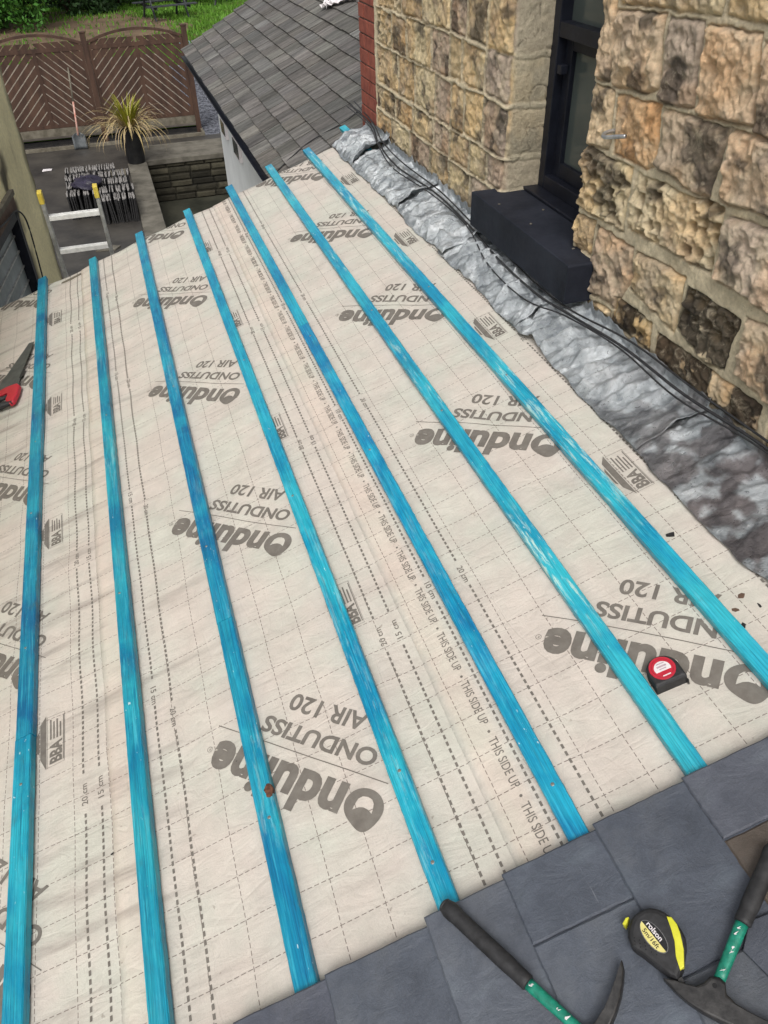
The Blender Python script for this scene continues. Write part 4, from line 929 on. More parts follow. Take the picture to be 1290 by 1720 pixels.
# handsaw by the left edge
os_ = (-.76, 3.75); SW = empty('handsaw', RM(os_[0], os_[1], .004)); tag(SW, 'handsaw with a grey blade and red handle lying at the left edge', 'saw')
M = MB(); M.prism(poly([(-.708, 4.143), (-.676, 4.133), (-.741, 3.802), (-.747, 3.700), (-.851, 3.700), (-.99, 3.82), (-.845, 3.975)][::1], os_), .004, .006)
M2 = MB(); bl = [(-.703, 4.143), (-.672, 4.133), (-.741, 3.802), (-.747, 3.69), (-.86, 3.70), (-.89, 3.745)]
M2.prism(poly(bl, os_), .004, .0056); M2.build('blade', M_BLADE, SW)
M = MB(); M.prism(poly([(-.876, 3.725), (-.80, 3.735), (-.745, 3.722), (-.730, 3.690), (-.738, 3.628), (-.757, 3.560), (-.777, 3.552), (-.80, 3.60), (-.785, 3.650), (-.80, 3.672), (-.86, 3.665), (-.895, 3.69)], os_), .001, .022, .004); M.build('handle', M_RED, SW, bevel=.002)
M = MB(); M.tube([Vector((-.89-os_[0], 3.675-os_[1], .012)), Vector((-.84-os_[0], 3.645-os_[1], .014)), Vector((-.79-os_[0], 3.645-os_[1], .014))], [.010, .013, .008], 12); M.build('grip_insert', M_RUB, SW, smooth=True)
M = MB(); M.tube([Vector((-.90-os_[0], 3.60-os_[1], .012)), Vector((-.83-os_[0], 3.575-os_[1], .016)), Vector((-.765-os_[0], 3.562-os_[1], .014))], [.014, .018, .009], 12); M.build('grip_insert', M_RUB, SW, smooth=True)
M = MB(); M.box((.0, .05, .0056), (.018, .13, .006), Matrix.Rotation(-.25, 4, 'Z')); M.build('blade_print', M_RUB, SW)

# ------------------------------------------------------------------ outbuilding with slate roof
shed = empty('outbuilding', Matrix.Translation((2.2, 8, 0))); tag(shed, 'white rendered outbuilding with a worn grey slate roof and black gutter', 'building')
def spart(o, par=None):
    par = par or shed; o.parent = par; o.matrix_parent_inverse = par.matrix_world.inverted(); return o
TB = math.radians(27.5); ex, ez = .97, CZ-1.69; YA, YB = 4.99, 10.87
V, F, Cc = [], [], []
gauge = .152; n = 0; r5 = np.random.RandomState(8)
for row in range(18):
    y = YA-(.12 if row % 2 else 0)-r5.uniform(0, .04)
    while y < YB-.02:
        wd_ = .235+r5.uniform(-.006, .006); y1 = min(y+wd_-.009, YB+.0); y0 = max(y, YA)
        if y1-y0 < .02: y += wd_; continue
        u0 = row*gauge-.02+r5.uniform(-.004, .004); u1 = u0+gauge*2.1
        th_ = .014; nlo = .030+r5.uniform(0, .008); nhi = .002
        k = len(V)
        for (uu, nn) in ((u0, nlo), (u1, nhi)):
            for yy_ in (y0, y1):
                for t_ in (0, th_): V.append((ex+uu*math.cos(TB)-(nn+t_)*math.sin(TB), yy_, ez+uu*math.sin(TB)+(nn+t_)*math.cos(TB)))
        F += [(k+1, k+5, k+7, k+3), (k, k+2, k+6, k+4), (k, k+1, k+3, k+2), (k+4, k+6, k+7, k+5), (k, k+4, k+5, k+1), (k+2, k+3, k+7, k+6)]
        g = r5.uniform(.68, 1.2); c_ = (g*r5.uniform(.98, 1.06), g, g*r5.uniform(.94, 1.02)); Cc += [c_]*8
        y += wd_
o = mesh('roof', V, F, M_SHED, col=np.array(Cc)); spart(o)
b = MB(); L_ = 18.5*gauge; b.add([(ex+.03, YA+.02, ez-.03), (ex+.03, YB-.03, ez-.03), (ex+L_*math.cos(TB), YB-.03, ez+L_*math.sin(TB)-.03), (ex+L_*math.cos(TB), YA+.02, ez+L_*math.sin(TB)-.03),
    (ex+.03, YA+.02, ez-.001), (ex+.03, YB-.03, ez-.001), (ex+L_*math.cos(TB), YB-.03, ez+L_*math.sin(TB)-.001), (ex+L_*math.cos(TB), YA+.02, ez+L_*math.sin(TB)-.001)], [(0,1,2,3),(7,6,5,4),(0,4,5,1),(1,5,6,2),(2,6,7,3),(3,7,4,0)])
spart(b.build('roof_deck', M_HOLE))
b = MB(); b.box((1.12, 5.05, PZ), (4.0, 9.7, CZ-1.74)); b.add([(1.12,9.7,CZ-1.74),(4.0,9.7,CZ-1.74),(3.6,9.7,ez+L_*math.sin(TB)-.06),(1.12,9.68,CZ-1.74),(4.0,9.68,CZ-1.74),(3.6,9.68,ez+L_*math.sin(TB)-.06)], [(0,2,1),(3,4,5)]); spart(b.build('wall', M_WHITE))
b = MB(); b.box((.985, YA+.01, ez-.11), (1.01, YB-.04, ez-.012)); b.box((1.01, YA+.01, ez-.11), (1.14, YB-.04, ez-.10)); spart(b.build('fascia', M_FRAME))
V, F = [], []; ns = 14
for j, yy_ in enumerate((YA-.01, YB+.03)):
    for i in range(ns): a = math.pi+math.pi*i/(ns-1); V.append((.944+.040*math.cos(a), yy_, ez-.006+.040*math.sin(a)))
F = [(i, i+1, ns+i+1, ns+i) for i in range(ns-1)]; o = mesh('gutter', V, F, M_FRAME, smooth=True); so = o.modifiers.new('s', 'SOLIDIFY'); so.thickness = .004; spart(o)
for (y0, y1, z0, z1) in ((9.02, 9.32, -2.24, -2.06), (8.16, 8.52, -2.25, -2.06)):
    b = MB(); b.box((1.09, y0, CZ+z0), (1.125, y1, CZ+z1)); f_ = spart(b.build('window', M_WHT)); b = MB(); b.box((1.085, y0+.03, CZ+z0+.025), (1.092, y1-.03, CZ+z1-.025)); spart(b.build('pane', M_GLASS), f_)
# cable across that roof, and the pale scrap lying near its top
def sp(u, y, n): return Vector((ex+u*math.cos(TB)-n*math.sin(TB), y, ez+u*math.sin(TB)+n*math.cos(TB)))
M = MB(); M.tube(catmull([sp(u_, y_, .045) for u_, y_ in ((-.02, 5.58), (.082, 5.634), (.192, 5.68), (.33, 5.72), (.462, 5.69), (.605, 5.645), (.769, 5.666), (.95, 5.76))], 8), .0045, 8); o = M.build('cable', M_CABLE, smooth=True); tag(o, 'black cable looping across the outbuilding roof to the brick corner', 'cable')
M = MB(); V = []; F = []
for i in range(13):
    for j in range(7): V.append(sp(1.30+.26*i/12+.03*math.sin(j*1.3), 8.35-.42*i/12+.16*j/6+.02*math.sin(i*1.1), .05+.035*abs(math.sin(i*1.7+j))+.02*math.sin(j*2.2)))
F = [(i*7+j, i*7+j+1, (i+1)*7+j+1, (i+1)*7+j) for i in range(12) for j in range(6)]
o = mesh('plastic_scrap', V, F, M_WHT); so = o.modifiers.new('s', 'SOLIDIFY'); so.thickness = .004; tag(o, 'crumpled pale scrap lying high on the outbuilding roof', 'scrap')

# ------------------------------------------------------------------ neighbour's yellow wall
nb = empty('yellow_rendered_wall', Matrix.Translation((-.69, 7, 0))); tag(nb, 'tall yellow rendered wall with a mossy edge and a dark louvred window', 'wall')
dv = Vector((.1413, 1, 0)).normalized(); nv = Vector((dv.y, -dv.x, 0))
BASIS = Matrix(((-dv.x, nv.x, 0, -.69), (-dv.y, nv.y, 0, 7.0), (0, 0, 1, 0), (0, 0, 0, 1)))   # u runs back towards the viewer, v out of the wall, z up
res = .03; U0, U1, Zt = -.05, 6.2, CZ-.55
us, zs = np.arange(0, U1, res), np.arange(0, Zt, res)
Ug, Zg = np.meshgrid(us, zs); h = .010*(fbm(Ug*3, Zg*3, 4, 60)-.5)+.006*(fbm(Ug*16, Zg*16, 3, 61)-.5)-.03*sm(.09, 0, Ug)*fbm(Ug*9, Zg*9, 3, 62)
hole = (Ug > .80) & (Ug < 1.92) & (Zg > CZ-2.62) & (Zg < CZ-1.70)
stn = sm(.16, .02, Ug+.16*(fbm(Ug*8, Zg*5, 4, 63)-.5)); s2 = sm(.62, .74, fbm(Ug*5, Zg*1.6, 5, 64)); s3 = sm(.22, .08, np.abs(Ug-.80)+.1*fbm(Ug*9, Zg*6, 3, 66))*sm(.45, .65, fbm(Ug*11, Zg*8, 4, 67))
C = np.ones(Ug.shape+(3,))*np.array((.84, .76, .47))*(.84+.4*fbm(Ug*4, Zg*4, 5, 65))[..., None]
for s_, c_ in ((stn*.85, (.10, .085, .06)), (s2*.35, (.30, .24, .12)), (s3*.9, (.05, .045, .04))): C = C*(1-s_[..., None])+np.array(c_)*s_[..., None]
V = [tuple(BASIS @ Vector((a, b_, c_))) for a, b_, c_ in zip(Ug.ravel(), h.ravel(), Zg.ravel())]; idx = np.arange(Ug.size).reshape(Ug.shape)
cell = ~(hole[:-1, :-1] & hole[1:, 1:]); a, b_, c_, d = [q[cell] for q in (idx[:-1, :-1], idx[:-1, 1:], idx[1:, 1:], idx[1:, :-1])]
o = mesh('render_coat', V, np.column_stack([d, c_, b_, a]).tolist(), M_YWALL, smooth=True, col=C.reshape(-1, 3)); o.parent = nb; o.matrix_parent_inverse = nb.matrix_world.inverted()
def npart(M, name, m, par=None, bevel=0):
    o = M.build(name, m, bevel=bevel); par = par or nb; o.parent = par; o.matrix_parent_inverse = par.matrix_world.inverted(); return o
M = MB(); M.box((.004, -.30, 0), (.80, -.02, Zt), BASIS); M.box((.80, -.30, 0), (1.92, -.02, CZ-2.62), BASIS); M.box((.80, -.30, CZ-1.70), (1.92, -.02, Zt), BASIS); M.box((1.92, -.30, 0), (U1, -.02, Zt), BASIS); npart(M, 'masonry', M_STPLAIN)
M = MB()
for a in ((.80, .86), (1.86, 1.92)): M.box((a[0], -.10, CZ-2.62), (a[1], .012, CZ-1.84), BASIS)
M.box((.86, -.10, CZ-2.62), (1.86, .010, CZ-2.56), BASIS); M.box((.86, -.10, CZ-1.90), (1.86, .010, CZ-1.84), BASIS); wn = npart(M, 'window', M_FRAME)
M = MB(); M.box((.80, -.08, CZ-1.838), (1.92, .016, CZ-1.745), BASIS); npart(M, 'lintel', M_BROWNM)
M = MB(); M.box((.80, -.06, CZ-1.744), (1.92, .03, CZ-1.71), BASIS); npart(M, 'drip_ledge', M_TIMB)
M = MB()
for k in range(6):
    z0 = CZ-2.56+.11*k; M.box((.86, -.06, z0), (1.86, -.052, z0+.104), BASIS @ Matrix.Translation((0, 0, 0)))
npart(M, 'pane', M_LOUV, wn)
M = MB()
for k in range(1, 6): z0 = CZ-2.56+.11*k; M.box((.86, -.058, z0-.007), (1.86, -.040, z0+.003), BASIS)
npart(M, 'glazing_bar', M_ALU, wn)
M = MB(); M.tube(catmull([BASIS @ Vector(p) for p in ((1.9, .02, CZ-1.72), (1.2, .03, CZ-1.80), (.9, .03, CZ-1.83), (.72, .03, CZ-1.95), (.70, .025, CZ-2.2), (.74, .02, CZ-2.5))], 6), .006, 6); npart(M, 'cable', M_CABLE)
# teal timber offcuts leaning by that window
for k, (p, q_, lab) in enumerate((((-1.06, 4.93, CZ-2.02), (-.98, 4.60, CZ-2.20), 'teal batten offcut poking up at the left edge below the yellow wall'), ((-1.10, 4.80, CZ-2.12), (-1.04, 4.5, CZ-2.3), 'second teal offcut at the left edge, lower one'))):
    pass
M = MB(); M.box((-.025, 0, 0), (.025, .62, .024), Matrix.Translation((-1.035, 4.62, CZ-2.21)) @ Matrix.Rotation(.30, 4, 'Z') @ Matrix.Rotation(.42, 4, 'X'))
o = M.build('timber_offcut', M_BAT, color=(.03, .33, .42, .1), bevel=.002); tag(o, 'teal batten offcut poking up at the left edge before the louvred window', 'timber')

# ------------------------------------------------------------------ ladder
ld = empty('ladder', Matrix.Translation((-.35, 5.6, 0))); tag(ld, 'aluminium ladder with yellow end caps standing against the far roof edge', 'ladder')
def lpart(M, name, m, **k):
    o = M.build(name, m, **k); o.parent = ld; o.matrix_parent_inverse = ld.matrix_world.inverted(); return o
yt, yb_ = 5.05, 5.75; zt = CZ-1.42                 # leans a little towards the roof
def lp(x, z): t = z/zt; return Vector((x, lerp(yb_, yt, t), z))
for x in (-.498, -.188):
    M = MB(); lo_, hi_ = lp(x-.0, 0), lp(x, zt)
    A = (hi_-lo_).normalized()
    def rail(M, p0, p1, wx, wy): M.add([p0+Vector((a, b_, 0)) for a, b_ in ((-wx, -wy), (wx, -wy), (wx, wy), (-wx, wy))]+[p1+Vector((a, b_, 0)) for a, b_ in ((-wx, -wy), (wx, -wy), (wx, wy), (-wx, wy))], [(0,3,2,1),(4,5,6,7),(0,1,5,4),(1,2,6,5),(2,3,7,6),(3,0,4,7)])
    rail(M, lo_, hi_-A*.05, .011, .030); lpart(M, 'rail', M_ALU, bevel=.003)
    M = MB(); rail(M, hi_-A*.075, hi_, .0135, .033); lpart(M, 'end_cap', M_YELLOW, bevel=.004)
z = zt-.165
while z > .1:
    a, b_ = lp(-.487, z), lp(-.199, z); M = MB(); M.box((a.x, a.y-.024, z-.015), (b_.x, a.y+.024, z+.012)); M.box((a.x, a.y-.018, z+.012), (b_.x, a.y-.010, z+.015)); M.box((a.x, a.y+.006, z+.012), (b_.x, a.y+.014, z+.015)); lpart(M, 'rung', M_ALUB, bevel=.003); z -= .222

# ------------------------------------------------------------------ sunken area walls and coping
b = MB(); rw = empty('retaining_wall', Matrix.Translation((1, PY1, PZ))); tag(rw, 'damp stone retaining wall of the sunken area with a flat concrete top', 'wall')
res = .022; us, zs = np.arange(0, PX1-PX0, res), np.arange(PZ, .0, res); Ug, Zg = np.meshgrid(us, zs)
rowi = np.floor((Zg-PZ)/.118); off = _h(rowi, rowi*0, 3)*.5; per = .30+.12*_h(rowi, rowi*0+1, 5); fx = ((Ug+off)/per) % 1; fz = ((Zg-PZ)/.118) % 1
d = np.minimum(np.minimum(fx, 1-fx)*per, np.minimum(fz, 1-fz)*.118); cid = _h(np.floor((Ug+off)/per), rowi, 7)
h = .03*sm(0, .025, d)*(.6+.6*cid)+.01*fbm(Ug*12, Zg*12, 3, 71); C = np.ones(Ug.shape+(3,))*np.array((.05, .045, .03))*(.35+1.1*cid)[..., None]*(.5+fbm(Ug*6, Zg*6, 4, 72))[..., None]*(.35+.65*sm(0, .02, d))[..., None]
V = np.column_stack([(PX0+Ug).ravel(), (PY1-h).ravel(), Zg.ravel()]); idx = np.arange(Ug.size).reshape(Ug.shape); a, b_, c_, d_ = idx[:-1, :-1].ravel(), idx[:-1, 1:].ravel(), idx[1:, 1:].ravel(), idx[1:, :-1].ravel()
o = mesh('stone_face', V, np.column_stack([a, b_, c_, d_]).tolist(), M_PITSTONE, col=C.reshape(-1, 3)); o.parent = rw; o.matrix_parent_inverse = rw.matrix_world.inverted()
M = MB(); M.box((PX0-.0, PY1-.06, -.055), (PX1, PY1+.98, .035)); o = M.build('coping', M_CONC, bevel=.01); o.parent = rw; o.matrix_parent_inverse = rw.matrix_world.inverted()
M = MB(); M.box((PX0-.02, 5, PZ), (PX0+.0, PY1-.06, -.06)); o = M.build('side_face', M_CONC); o.parent = rw; o.matrix_parent_inverse = rw.matrix_world.inverted()
pw = empty('concrete_path_wall', Matrix.Translation((.23, 12, 0))); tag(pw, 'pale concrete slab strip running beside the sunken area to the plant pot', 'wall')
y = 5.2; 
while y < 15.5:
    M = MB(); y1 = min(y+1.62, PY1-.07); M.box((.075, y, -.05), (PX0+.03, y1-.012, .045)); o = M.build('slab', M_CONC, bevel=.008); o.parent = pw; o.matrix_parent_inverse = pw.matrix_world.inverted(); y += 1.62

# ------------------------------------------------------------------ stack of reclaimed slates (each one stands on edge)
me_s = MB(); me_s.prism([(0, 0), (.0095, .0), (.0085, .235), (.001, .24)], 0, .26); 
def old_slate():
    r = MB(); pts = [(-.16, 0), (.16, 0), (.162, .10), (.158, .245), (.10, .256), (.03, .248), (-.05, .258), (-.12, .25), (-.161, .238), (-.158, .1)]
    n = len(pts); t = .0065
    r.add([(a, -t, z) for a, z in pts]+[(a, t, z) for a, z in pts], [tuple(range(n))[::-1][::-1], tuple(n+i for i in range(n))[::-1]]+[(i, n+i, n+(i+1) % n, (i+1) % n) for i in range(n)])
    return r
src = None; cnt = 0
vars_ = []
for v in range(4):
    r = old_slate(); r.v = [(x*1.1, y*1.3, z*1.34*(1+.05*rf.uniform(-1, 1)) if z > .09 else z) for x, y, z in r.v]; me = bpy.data.meshes.new('reclaimed_slate'); me.from_pydata(r.v, [], r.f); me.update(); me.materials.append(M_OLD); me.materials.append(M_OLDT)
    for p_ in me.polygons:
        if len(p_.vertices) == 4 and p_.center.z > .325: p_.material_index = 1
    vars_.append(me)
sb = MB()
rowsY = [(14.34, -.91, -.16), (13.93, -.91, .02), (13.52, -.91, .04), (13.10, -.91, -.52), (13.10, -.45, .05), (12.69, -.45, .05)]
LEFTG, RIGHTG = 'reclaimed slates standing on edge in the yard', None
for ri, (ry, xa, xb) in enumerate(rowsY):
    x = xa
    while x < xb:
        o = bpy.data.objects.new('reclaimed_slate', vars_[rf.randrange(4)]); link(o)
        lean = rf.uniform(-.10, .10)
        o.matrix_world = Matrix.Translation((x, ry+rf.uniform(-.03, .03), .002)) @ Matrix.Rotation(math.pi/2+rf.uniform(-.05, .05), 4, 'Z') @ Matrix.Rotation(lean, 4, 'X')
        tag(o, 'reclaimed dark slate standing on edge in the rows stacked in the yard', 'slate', LEFTG); x += rf.uniform(.018, .026); cnt += 1
# the stack is two slates high on its near side: dark bodies under a pallet-like base
M = MB(); 
def crumple(name, cx, cy, cz, rx, ry, rz_, m, seed, lab, cat):
    V, F = [], []; n1, n2 = 22, 16; r_ = np.random.RandomState(seed)
    for j in range(n2+1):
        for i in range(n1):
            a, p_ = 2*math.pi*i/n1, math.pi*(j/n2-.5); k = 1+.75*(float(vn(np.array([3+2.2*math.cos(a)+j*.55]), np.array([3+2.2*math.sin(a)]), seed)[0])-.5)
            V.append((cx+rx*k*math.cos(a)*math.cos(p_), cy+ry*k*math.sin(a)*math.cos(p_), cz+rz_*k*max(math.sin(p_), -.55)))
    F = [(j*n1+i, j*n1+(i+1) % n1, (j+1)*n1+(i+1) % n1, (j+1)*n1+i) for j in range(n2) for i in range(n1)]
    o = mesh(name, V, F, m, smooth=True); tag(o, lab, cat); return o
crumple('plastic_bag', -.60, 13.35, .385, .20, .26, .085, M_BAG, 4, 'dark purple-black plastic bag slumped on the slate stack', 'bag')
for k_, (x_, y_) in enumerate(((1.39, 2.62), (1.37, 2.86), (1.50, 2.74), (1.42, 2.35))):
    M = MB(); M.prism([(.006*math.cos(q)*rf.uniform(.5, 1.2), .004*math.sin(q)*rf.uniform(.5, 1.2)) for q in (0, 1.1, 2.2, 3.4, 4.6)], CZ-1.0475, CZ-1.0445); o = M.build('mortar_crumb', M_CONC, None, Matrix.Translation((x_, y_, 0))); tag(o, 'pale crumb of mortar lying on the black window sill', 'crumb', 'mortar crumbs on the sill')
M = MB(); M.prism([(0, 0), (.16, .02), (.17, .10), (.02, .13)], .002, .012); o = M.build('tile_shard', M_WHT, None, Matrix.Translation((-1.40, 15.70, 0))); tag(o, 'white shard of tile lying on the dark yard', 'shard')
M = MB(); M.prism([(0, 0), (.26, -.03), (.34, .08), (.20, .17), (.04, .12)], .002, .02, .003); o = M.build('cement_patch', M_CONC, None, Matrix.Translation((-.62, 11.45, 0))); tag(o, 'pale lump of dried cement behind the ladder rungs', 'cement')
M = MB(); [M.box((-.35, 14.86+.075*k, .0), (.05, 14.92+.075*k, .05+.012*k)) for k in range(3)]; o = M.build('timber_strips', M_TIMB); tag(o, 'grey timber strips stacked behind the slate rows', 'timber')

# ------------------------------------------------------------------ fence
fz0, fz1 = .30, 1.74
def clip_poly(poly_, a, b_, c):                      # keep a*x+b*y+c >= 0
    out = []
    for i in range(len(poly_)):
        p, q_ = poly_[i], poly_[(i+1) % len(poly_)]; dp, dq = a*p[0]+b_*p[1]+c, a*q_[0]+b_*q_[1]+c
        if dp >= 0: out.append(p)
        if dp*dq < 0: t = dp/(dp-dq); out.append((p[0]+(q_[0]-p[0])*t, p[1]+(q_[1]-p[1])*t))
    return out
FY = 17.42; fence = empty('chevron_fence', Matrix.Translation((-.2, FY, 0))); tag(fence, 'dark brown timber fence of arched chevron panels across the end of the yard', 'fence')
def fpart(M, name, m=None, par=None, bevel=0):
    o = M.build(name, m or M_FENCE, bevel=bevel); par = par or fence; o.parent = par; o.matrix_parent_inverse = par.matrix_world.inverted(); return o
def panel(x0, x1):
    xm = (x0+x1)/2; arch = lambda x: fz1-.10+.17*(1-((x-xm)/((x1-x0)/2))**2)
    Fm = MB(); nn = 16
    for a, b_ in ((x0, x0+.05), (x1-.05, x1)): Fm.box((a, FY-.022, fz0), (b_, FY+.022, arch(x0)))
    Fm.box((x0+.05, FY-.022, fz0), (x1-.05, FY+.022, fz0+.06)); Fm.box((x0+.05, FY-.020, fz1-.185), (x1-.05, FY+.020, fz1-.12)); Fm.box((xm-.03, FY-.024, fz0+.06), (xm+.03, FY+.024, fz1-.185))
    for i in range(nn):
        xa, xb = x0+(x1-x0)*i/nn, x0+(x1-x0)*(i+1)/nn; za, zb = arch(xa), arch(xb); k = [(xa, za), (xb, zb), (xb, zb+.045), (xa, za+.045)]
        Fm.add([(p[0], FY-.024, p[1]) for p in k]+[(p[0], FY+.024, p[1]) for p in k], [(0,1,2,3),(7,6,5,4),(0,4,5,1),(3,2,6,7)])
    fr_ = fpart(Fm, 'panel_frame')
    Sm = MB(); m_ = .95
    for half, (a0, a1) in enumerate(((x0+.05, xm-.03), (xm+.03, x1-.05))):
        sgn = 1 if half == 0 else -1; z = fz0-1.2
        while z < fz1+1.2:
            xr = a0 if sgn > 0 else a1
            # slat bounded by two slanted lines: z' = z + sgn*m*(x-xr)
            P_ = [(a0, z+sgn*m_*(a0-xr)), (a1, z+sgn*m_*(a1-xr)), (a1, z+.128+sgn*m_*(a1-xr)), (a0, z+.128+sgn*m_*(a0-xr))]
            P_ = clip_poly(P_, 0, 1, -(fz0+.05));
            if len(P_) > 2: P_ = clip_poly(P_, 0, -1, fz1-.03)
            if len(P_) > 2:
                n = len(P_); yo = FY-.004 if int(z*100) % 2 else FY
                Sm.add([(p[0], yo-.009, p[1]) for p in P_]+[(p[0], yo+.009, p[1]) for p in P_], [tuple(range(n)), tuple(n+i for i in range(n))[::-1]]+[(i, n+i, n+(i+1) % n, (i+1) % n) for i in range(n)])
            z += .153
    fpart(Sm, 'slat_panel', None, fr_)
xs = [-5.6, -3.82, -2.04, -.22, 1.60]
for a, b_ in zip(xs[:-1], xs[1:]): panel(a+.05, b_-.05)
for x in xs:
    M = MB(); M.box((x-.048, FY-.048, -.02), (x+.048, FY+.048, fz1+.08)); M.box((x-.056, FY-.056, fz1+.08), (x+.056, FY+.056, fz1+.105)); fpart(M, 'post', bevel=.004)
M = MB(); M.box((xs[0], FY-.03, .16), (xs[-1], FY+.03, fz0-.005)); fpart(M, 'gravel_board', M_TIMB)
M = MB(); M.box((-6, 17.02, -.02), (1.66, 17.06, .06)); M.box((1.62, 17.06, -.02), (1.66, 17.9, .055)); o = M.build('timber_edging', M_TIMB); tag(o, 'thin timber edging along the soil bed below the fence', 'edging')

# ------------------------------------------------------------------ shovel, potted plant
sh = empty('shovel', Matrix.Translation((-.68, 16.95, .02))); tag(sh, 'shovel with a grey blade and red and white shaft leaning on the fence', 'shovel')
def shp(M, nm, m, **k):
    o = M.build(nm, m, **k); o.parent = sh; o.matrix_parent_inverse = sh.matrix_world.inverted()
B0, T0 = Vector((-.70, 16.93, .25)), Vector((-.60, 17.37, 1.30)); 
M = MB(); M.tube([B0, B0.lerp(T0, .50)], .017, 10); shp(M, 'shaft', simple('faded red paint', (.45, .16, .11), (.62, .45, .38), 12, .6), smooth=True)
M = MB(); M.tube([B0.lerp(T0, .50), T0], .016, 10); shp(M, 'upper_shaft', M_TIMB, smooth=True)
V = []; 
for j in range(7):
    for i in range(7):
        x = (i/6-.5)*(.24 if j < 6 else .10); z = .01+.27*j/6; V.append((-.70+x, 16.90+.06*j/6-.03*(1-(2*i/6-1)**2)*-1, z))
o = mesh('blade', V, [(j*7+i, j*7+i+1, (j+1)*7+i+1, (j+1)*7+i) for j in range(6) for i in range(6)], M_BLADE, smooth=True); so = o.modifiers.new('s', 'SOLIDIFY'); so.thickness = .006; o.parent = sh; o.matrix_parent_inverse = sh.matrix_world.inverted()

pl = empty('potted_plant', Matrix.Translation((.215, 15.72, .045))); tag(pl, 'spiky yellow-green strap-leaved plant with dry hanging leaves in a tall black pot', 'plant')
def ppart(o): o.parent = pl; o.matrix_parent_inverse = pl.matrix_world.inverted(); return o
M = MB(); px_, py_ = .235, 15.50
M.tube([(px_, py_, .0), (px_, py_, .02), (px_, py_, .35), (px_, py_, .60), (px_, py_, .63)], [.145, .150, .175, .195, .205], 24); ppart(M.build('pot', M_POT, smooth=False))
V, F, Cc = [], [], []
def strap(L_, az, el0, droop, wd_, col):
    P_ = Vector((px_+.05*math.cos(az), py_+.05*math.sin(az), .60)); el = el0; n = 9; k = len(V); hd = Vector((math.cos(az), math.sin(az), 0)); sd_ = Vector((-math.sin(az), math.cos(az), 0))
    for i in range(n+1):
        t = i/n; w_ = wd_*(1-t)**.6*(.5+min(1, t*4)*.5)+.0006; V.append(tuple(P_-sd_*w_)); V.append(tuple(P_+sd_*w_)); Cc.append(col); Cc.append(col)
        P_ = P_+(hd*math.cos(el)+Vector((0, 0, 1))*math.sin(el))*L_/n; el -= droop/n*(.4+1.2*t)
        P_.z = max(P_.z, .03)
    for i in range(n): F.append((k+2*i, k+2*i+1, k+2*i+3, k+2*i+2))
for i in range(230):
    az = rf.uniform(0, 6.28); g = rf.random()
    if i < 85: strap(rf.uniform(.38, .62), az, rf.uniform(1.05, 1.5), rf.uniform(.3, 1.2), .016, (.20+.10*g, .21+.08*g, .02))
    else: strap(rf.uniform(.5, .95), az, rf.uniform(.2, 1.05), rf.uniform(1.8, 3.0), .011, (.36+.14*g, .27+.12*g, .16))
ppart(mesh('leaves', V, F, M_BLADEG, col=np.array(Cc)))

# ------------------------------------------------------------------ garden beyond: picnic tables, shrubs, pallet
def picnic(loc, rz, lab):
    t = empty('picnic_table', Matrix.Translation(loc) @ Matrix.Rotation(rz, 4, 'Z')); tag(t, lab, 'picnic table', 'picnic tables on the lawn')
    DK = M_DKW
    M = MB(); [M.box((-.9, -.36+.148*k, .70), (.9, -.36+.148*k+.135, .74)) for k in range(5)]; M.build('tabletop', DK, t)
    for s_ in (-1, 1):
        M = MB(); [M.box((-.9, s_*.72-.12+.125*k, .42), (.9, s_*.72-.12+.125*k+.115, .455)) for k in range(2)]; M.build('bench_seat', DK, t)
    for x in (-.6, .6):
        for s_ in (-1, 1):
            M = MB(); M.add([(x-.02, s_*.62-.05, 0), (x+.02, s_*.62-.05, 0), (x+.02, s_*.62+.05, 0), (x-.02, s_*.62+.05, 0), (x-.02, s_*.22-.05, .70), (x+.02, s_*.22-.05, .70), (x+.02, s_*.22+.05, .70), (x-.02, s_*.22+.05, .70)], [(0,3,2,1),(4,5,6,7),(0,1,5,4),(1,2,6,5),(2,3,7,6),(3,0,4,7)]); M.build('leg', DK, t)
        M = MB(); M.box((x+.021, -.8, .33), (x+.06, .8, .42)); M.build('crossbar', DK, t)
M_DKW = simple('dark wet picnic timber', (.020, .024, .028), (.055, .06, .065), 8, .6)
picnic((2.55, 33.4, 0), .25, 'dark picnic table on the brown patch of lawn at the top of the picture')
picnic((4.4, 36.6, 0), -.5, 'second dark picnic table further back on the grass')
M = MB()
for k in range(9): M.box((2.35+.13*k, 26.4, .0), (2.35+.13*k+.07, 27.9, .05))
o = M.build('timber_decking', simple('blue-grey decking', (.10, .13, .18), (.20, .24, .30), 6, .7)); tag(o, 'blue-grey slatted duckboard on the ground behind the fence end', 'decking')
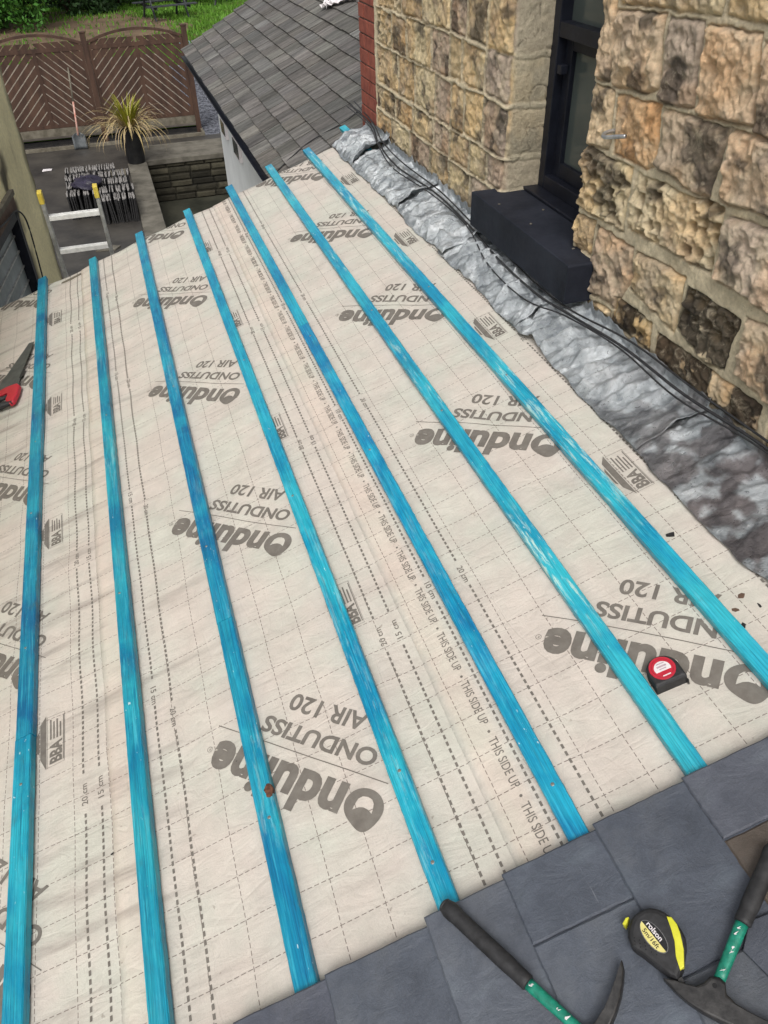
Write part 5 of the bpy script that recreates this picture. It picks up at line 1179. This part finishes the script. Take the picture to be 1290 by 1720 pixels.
def bush(loc, rx, ry, rz_, nleaf, m, lab, name='shrub', leafs=.09, seed=1):
    t = empty(name, Matrix.Translation(loc)); tag(t, lab, 'shrub'); r_ = np.random.RandomState(seed)
    M = MB()
    for k in range(9):
        a = r_.uniform(0, 6.28); M.tube([Vector((0, 0, 0)), Vector((rx*.25*math.cos(a), ry*.25*math.sin(a), rz_*.5)), Vector((rx*.6*math.cos(a), ry*.6*math.sin(a), rz_*r_.uniform(.9, 1.5)))], [.06, .04, .012], 6)
    M.build('branches', M_FENCE, t)
    cl = [(r_.uniform(-1, 1), r_.uniform(-1, 1), r_.uniform(.05, 1), r_.uniform(.22, .45)) for _ in range(46)]
    V, F, Cc = [], [], []
    for i in range(nleaf):
        c = cl[r_.randint(len(cl))]; d_ = r_.normal(size=3); d_ /= np.linalg.norm(d_); q_ = np.array(c[:3])+d_*c[3]*r_.uniform(.55, 1)
        p = np.array((q_[0]*rx, q_[1]*ry, (q_[2])*rz_*1.6+.1)); p[2] = max(p[2], .03)
        a_ = r_.normal(size=3); a_ /= np.linalg.norm(a_); b2 = np.cross(a_, r_.normal(size=3)); b2 /= np.linalg.norm(b2); L_ = leafs*r_.uniform(.6, 1.3)
        k = len(V); V += [tuple(p-a_*L_), tuple(p+b2*L_*.45), tuple(p+a_*L_), tuple(p-b2*L_*.45)]; F.append((k, k+1, k+2, k+3)); g = r_.uniform(.55, 1.35); Cc += [(g, g, g)]*4
    mesh('foliage', V, F, m, t, col=np.array(Cc))
bush((-3.2, 33.6, 0), 2.0, 1.4, 1.7, 16000, M_LEAF, 'bright green leafy shrub in the top left corner behind the fence', seed=2)
bush((-6.8, 33.2, 0), 2.0, 1.5, 1.8, 6000, M_LEAF, 'green leafy shrub further left, outside the frame', seed=3)
bush((1.1, 38.2, 0), 2.2, 1.2, 1.4, 15000, M_LEAFD, 'dark hedge behind the bright green shrub', 'hedge', .10, 4)
bush((-.7, 36.2, 0), 1.9, 1.4, 1.6, 10000, M_LEAFD, 'dark hedge clump just right of the bright green shrub', 'hedge', .10, 5)
bpy.context.view_layer.update()
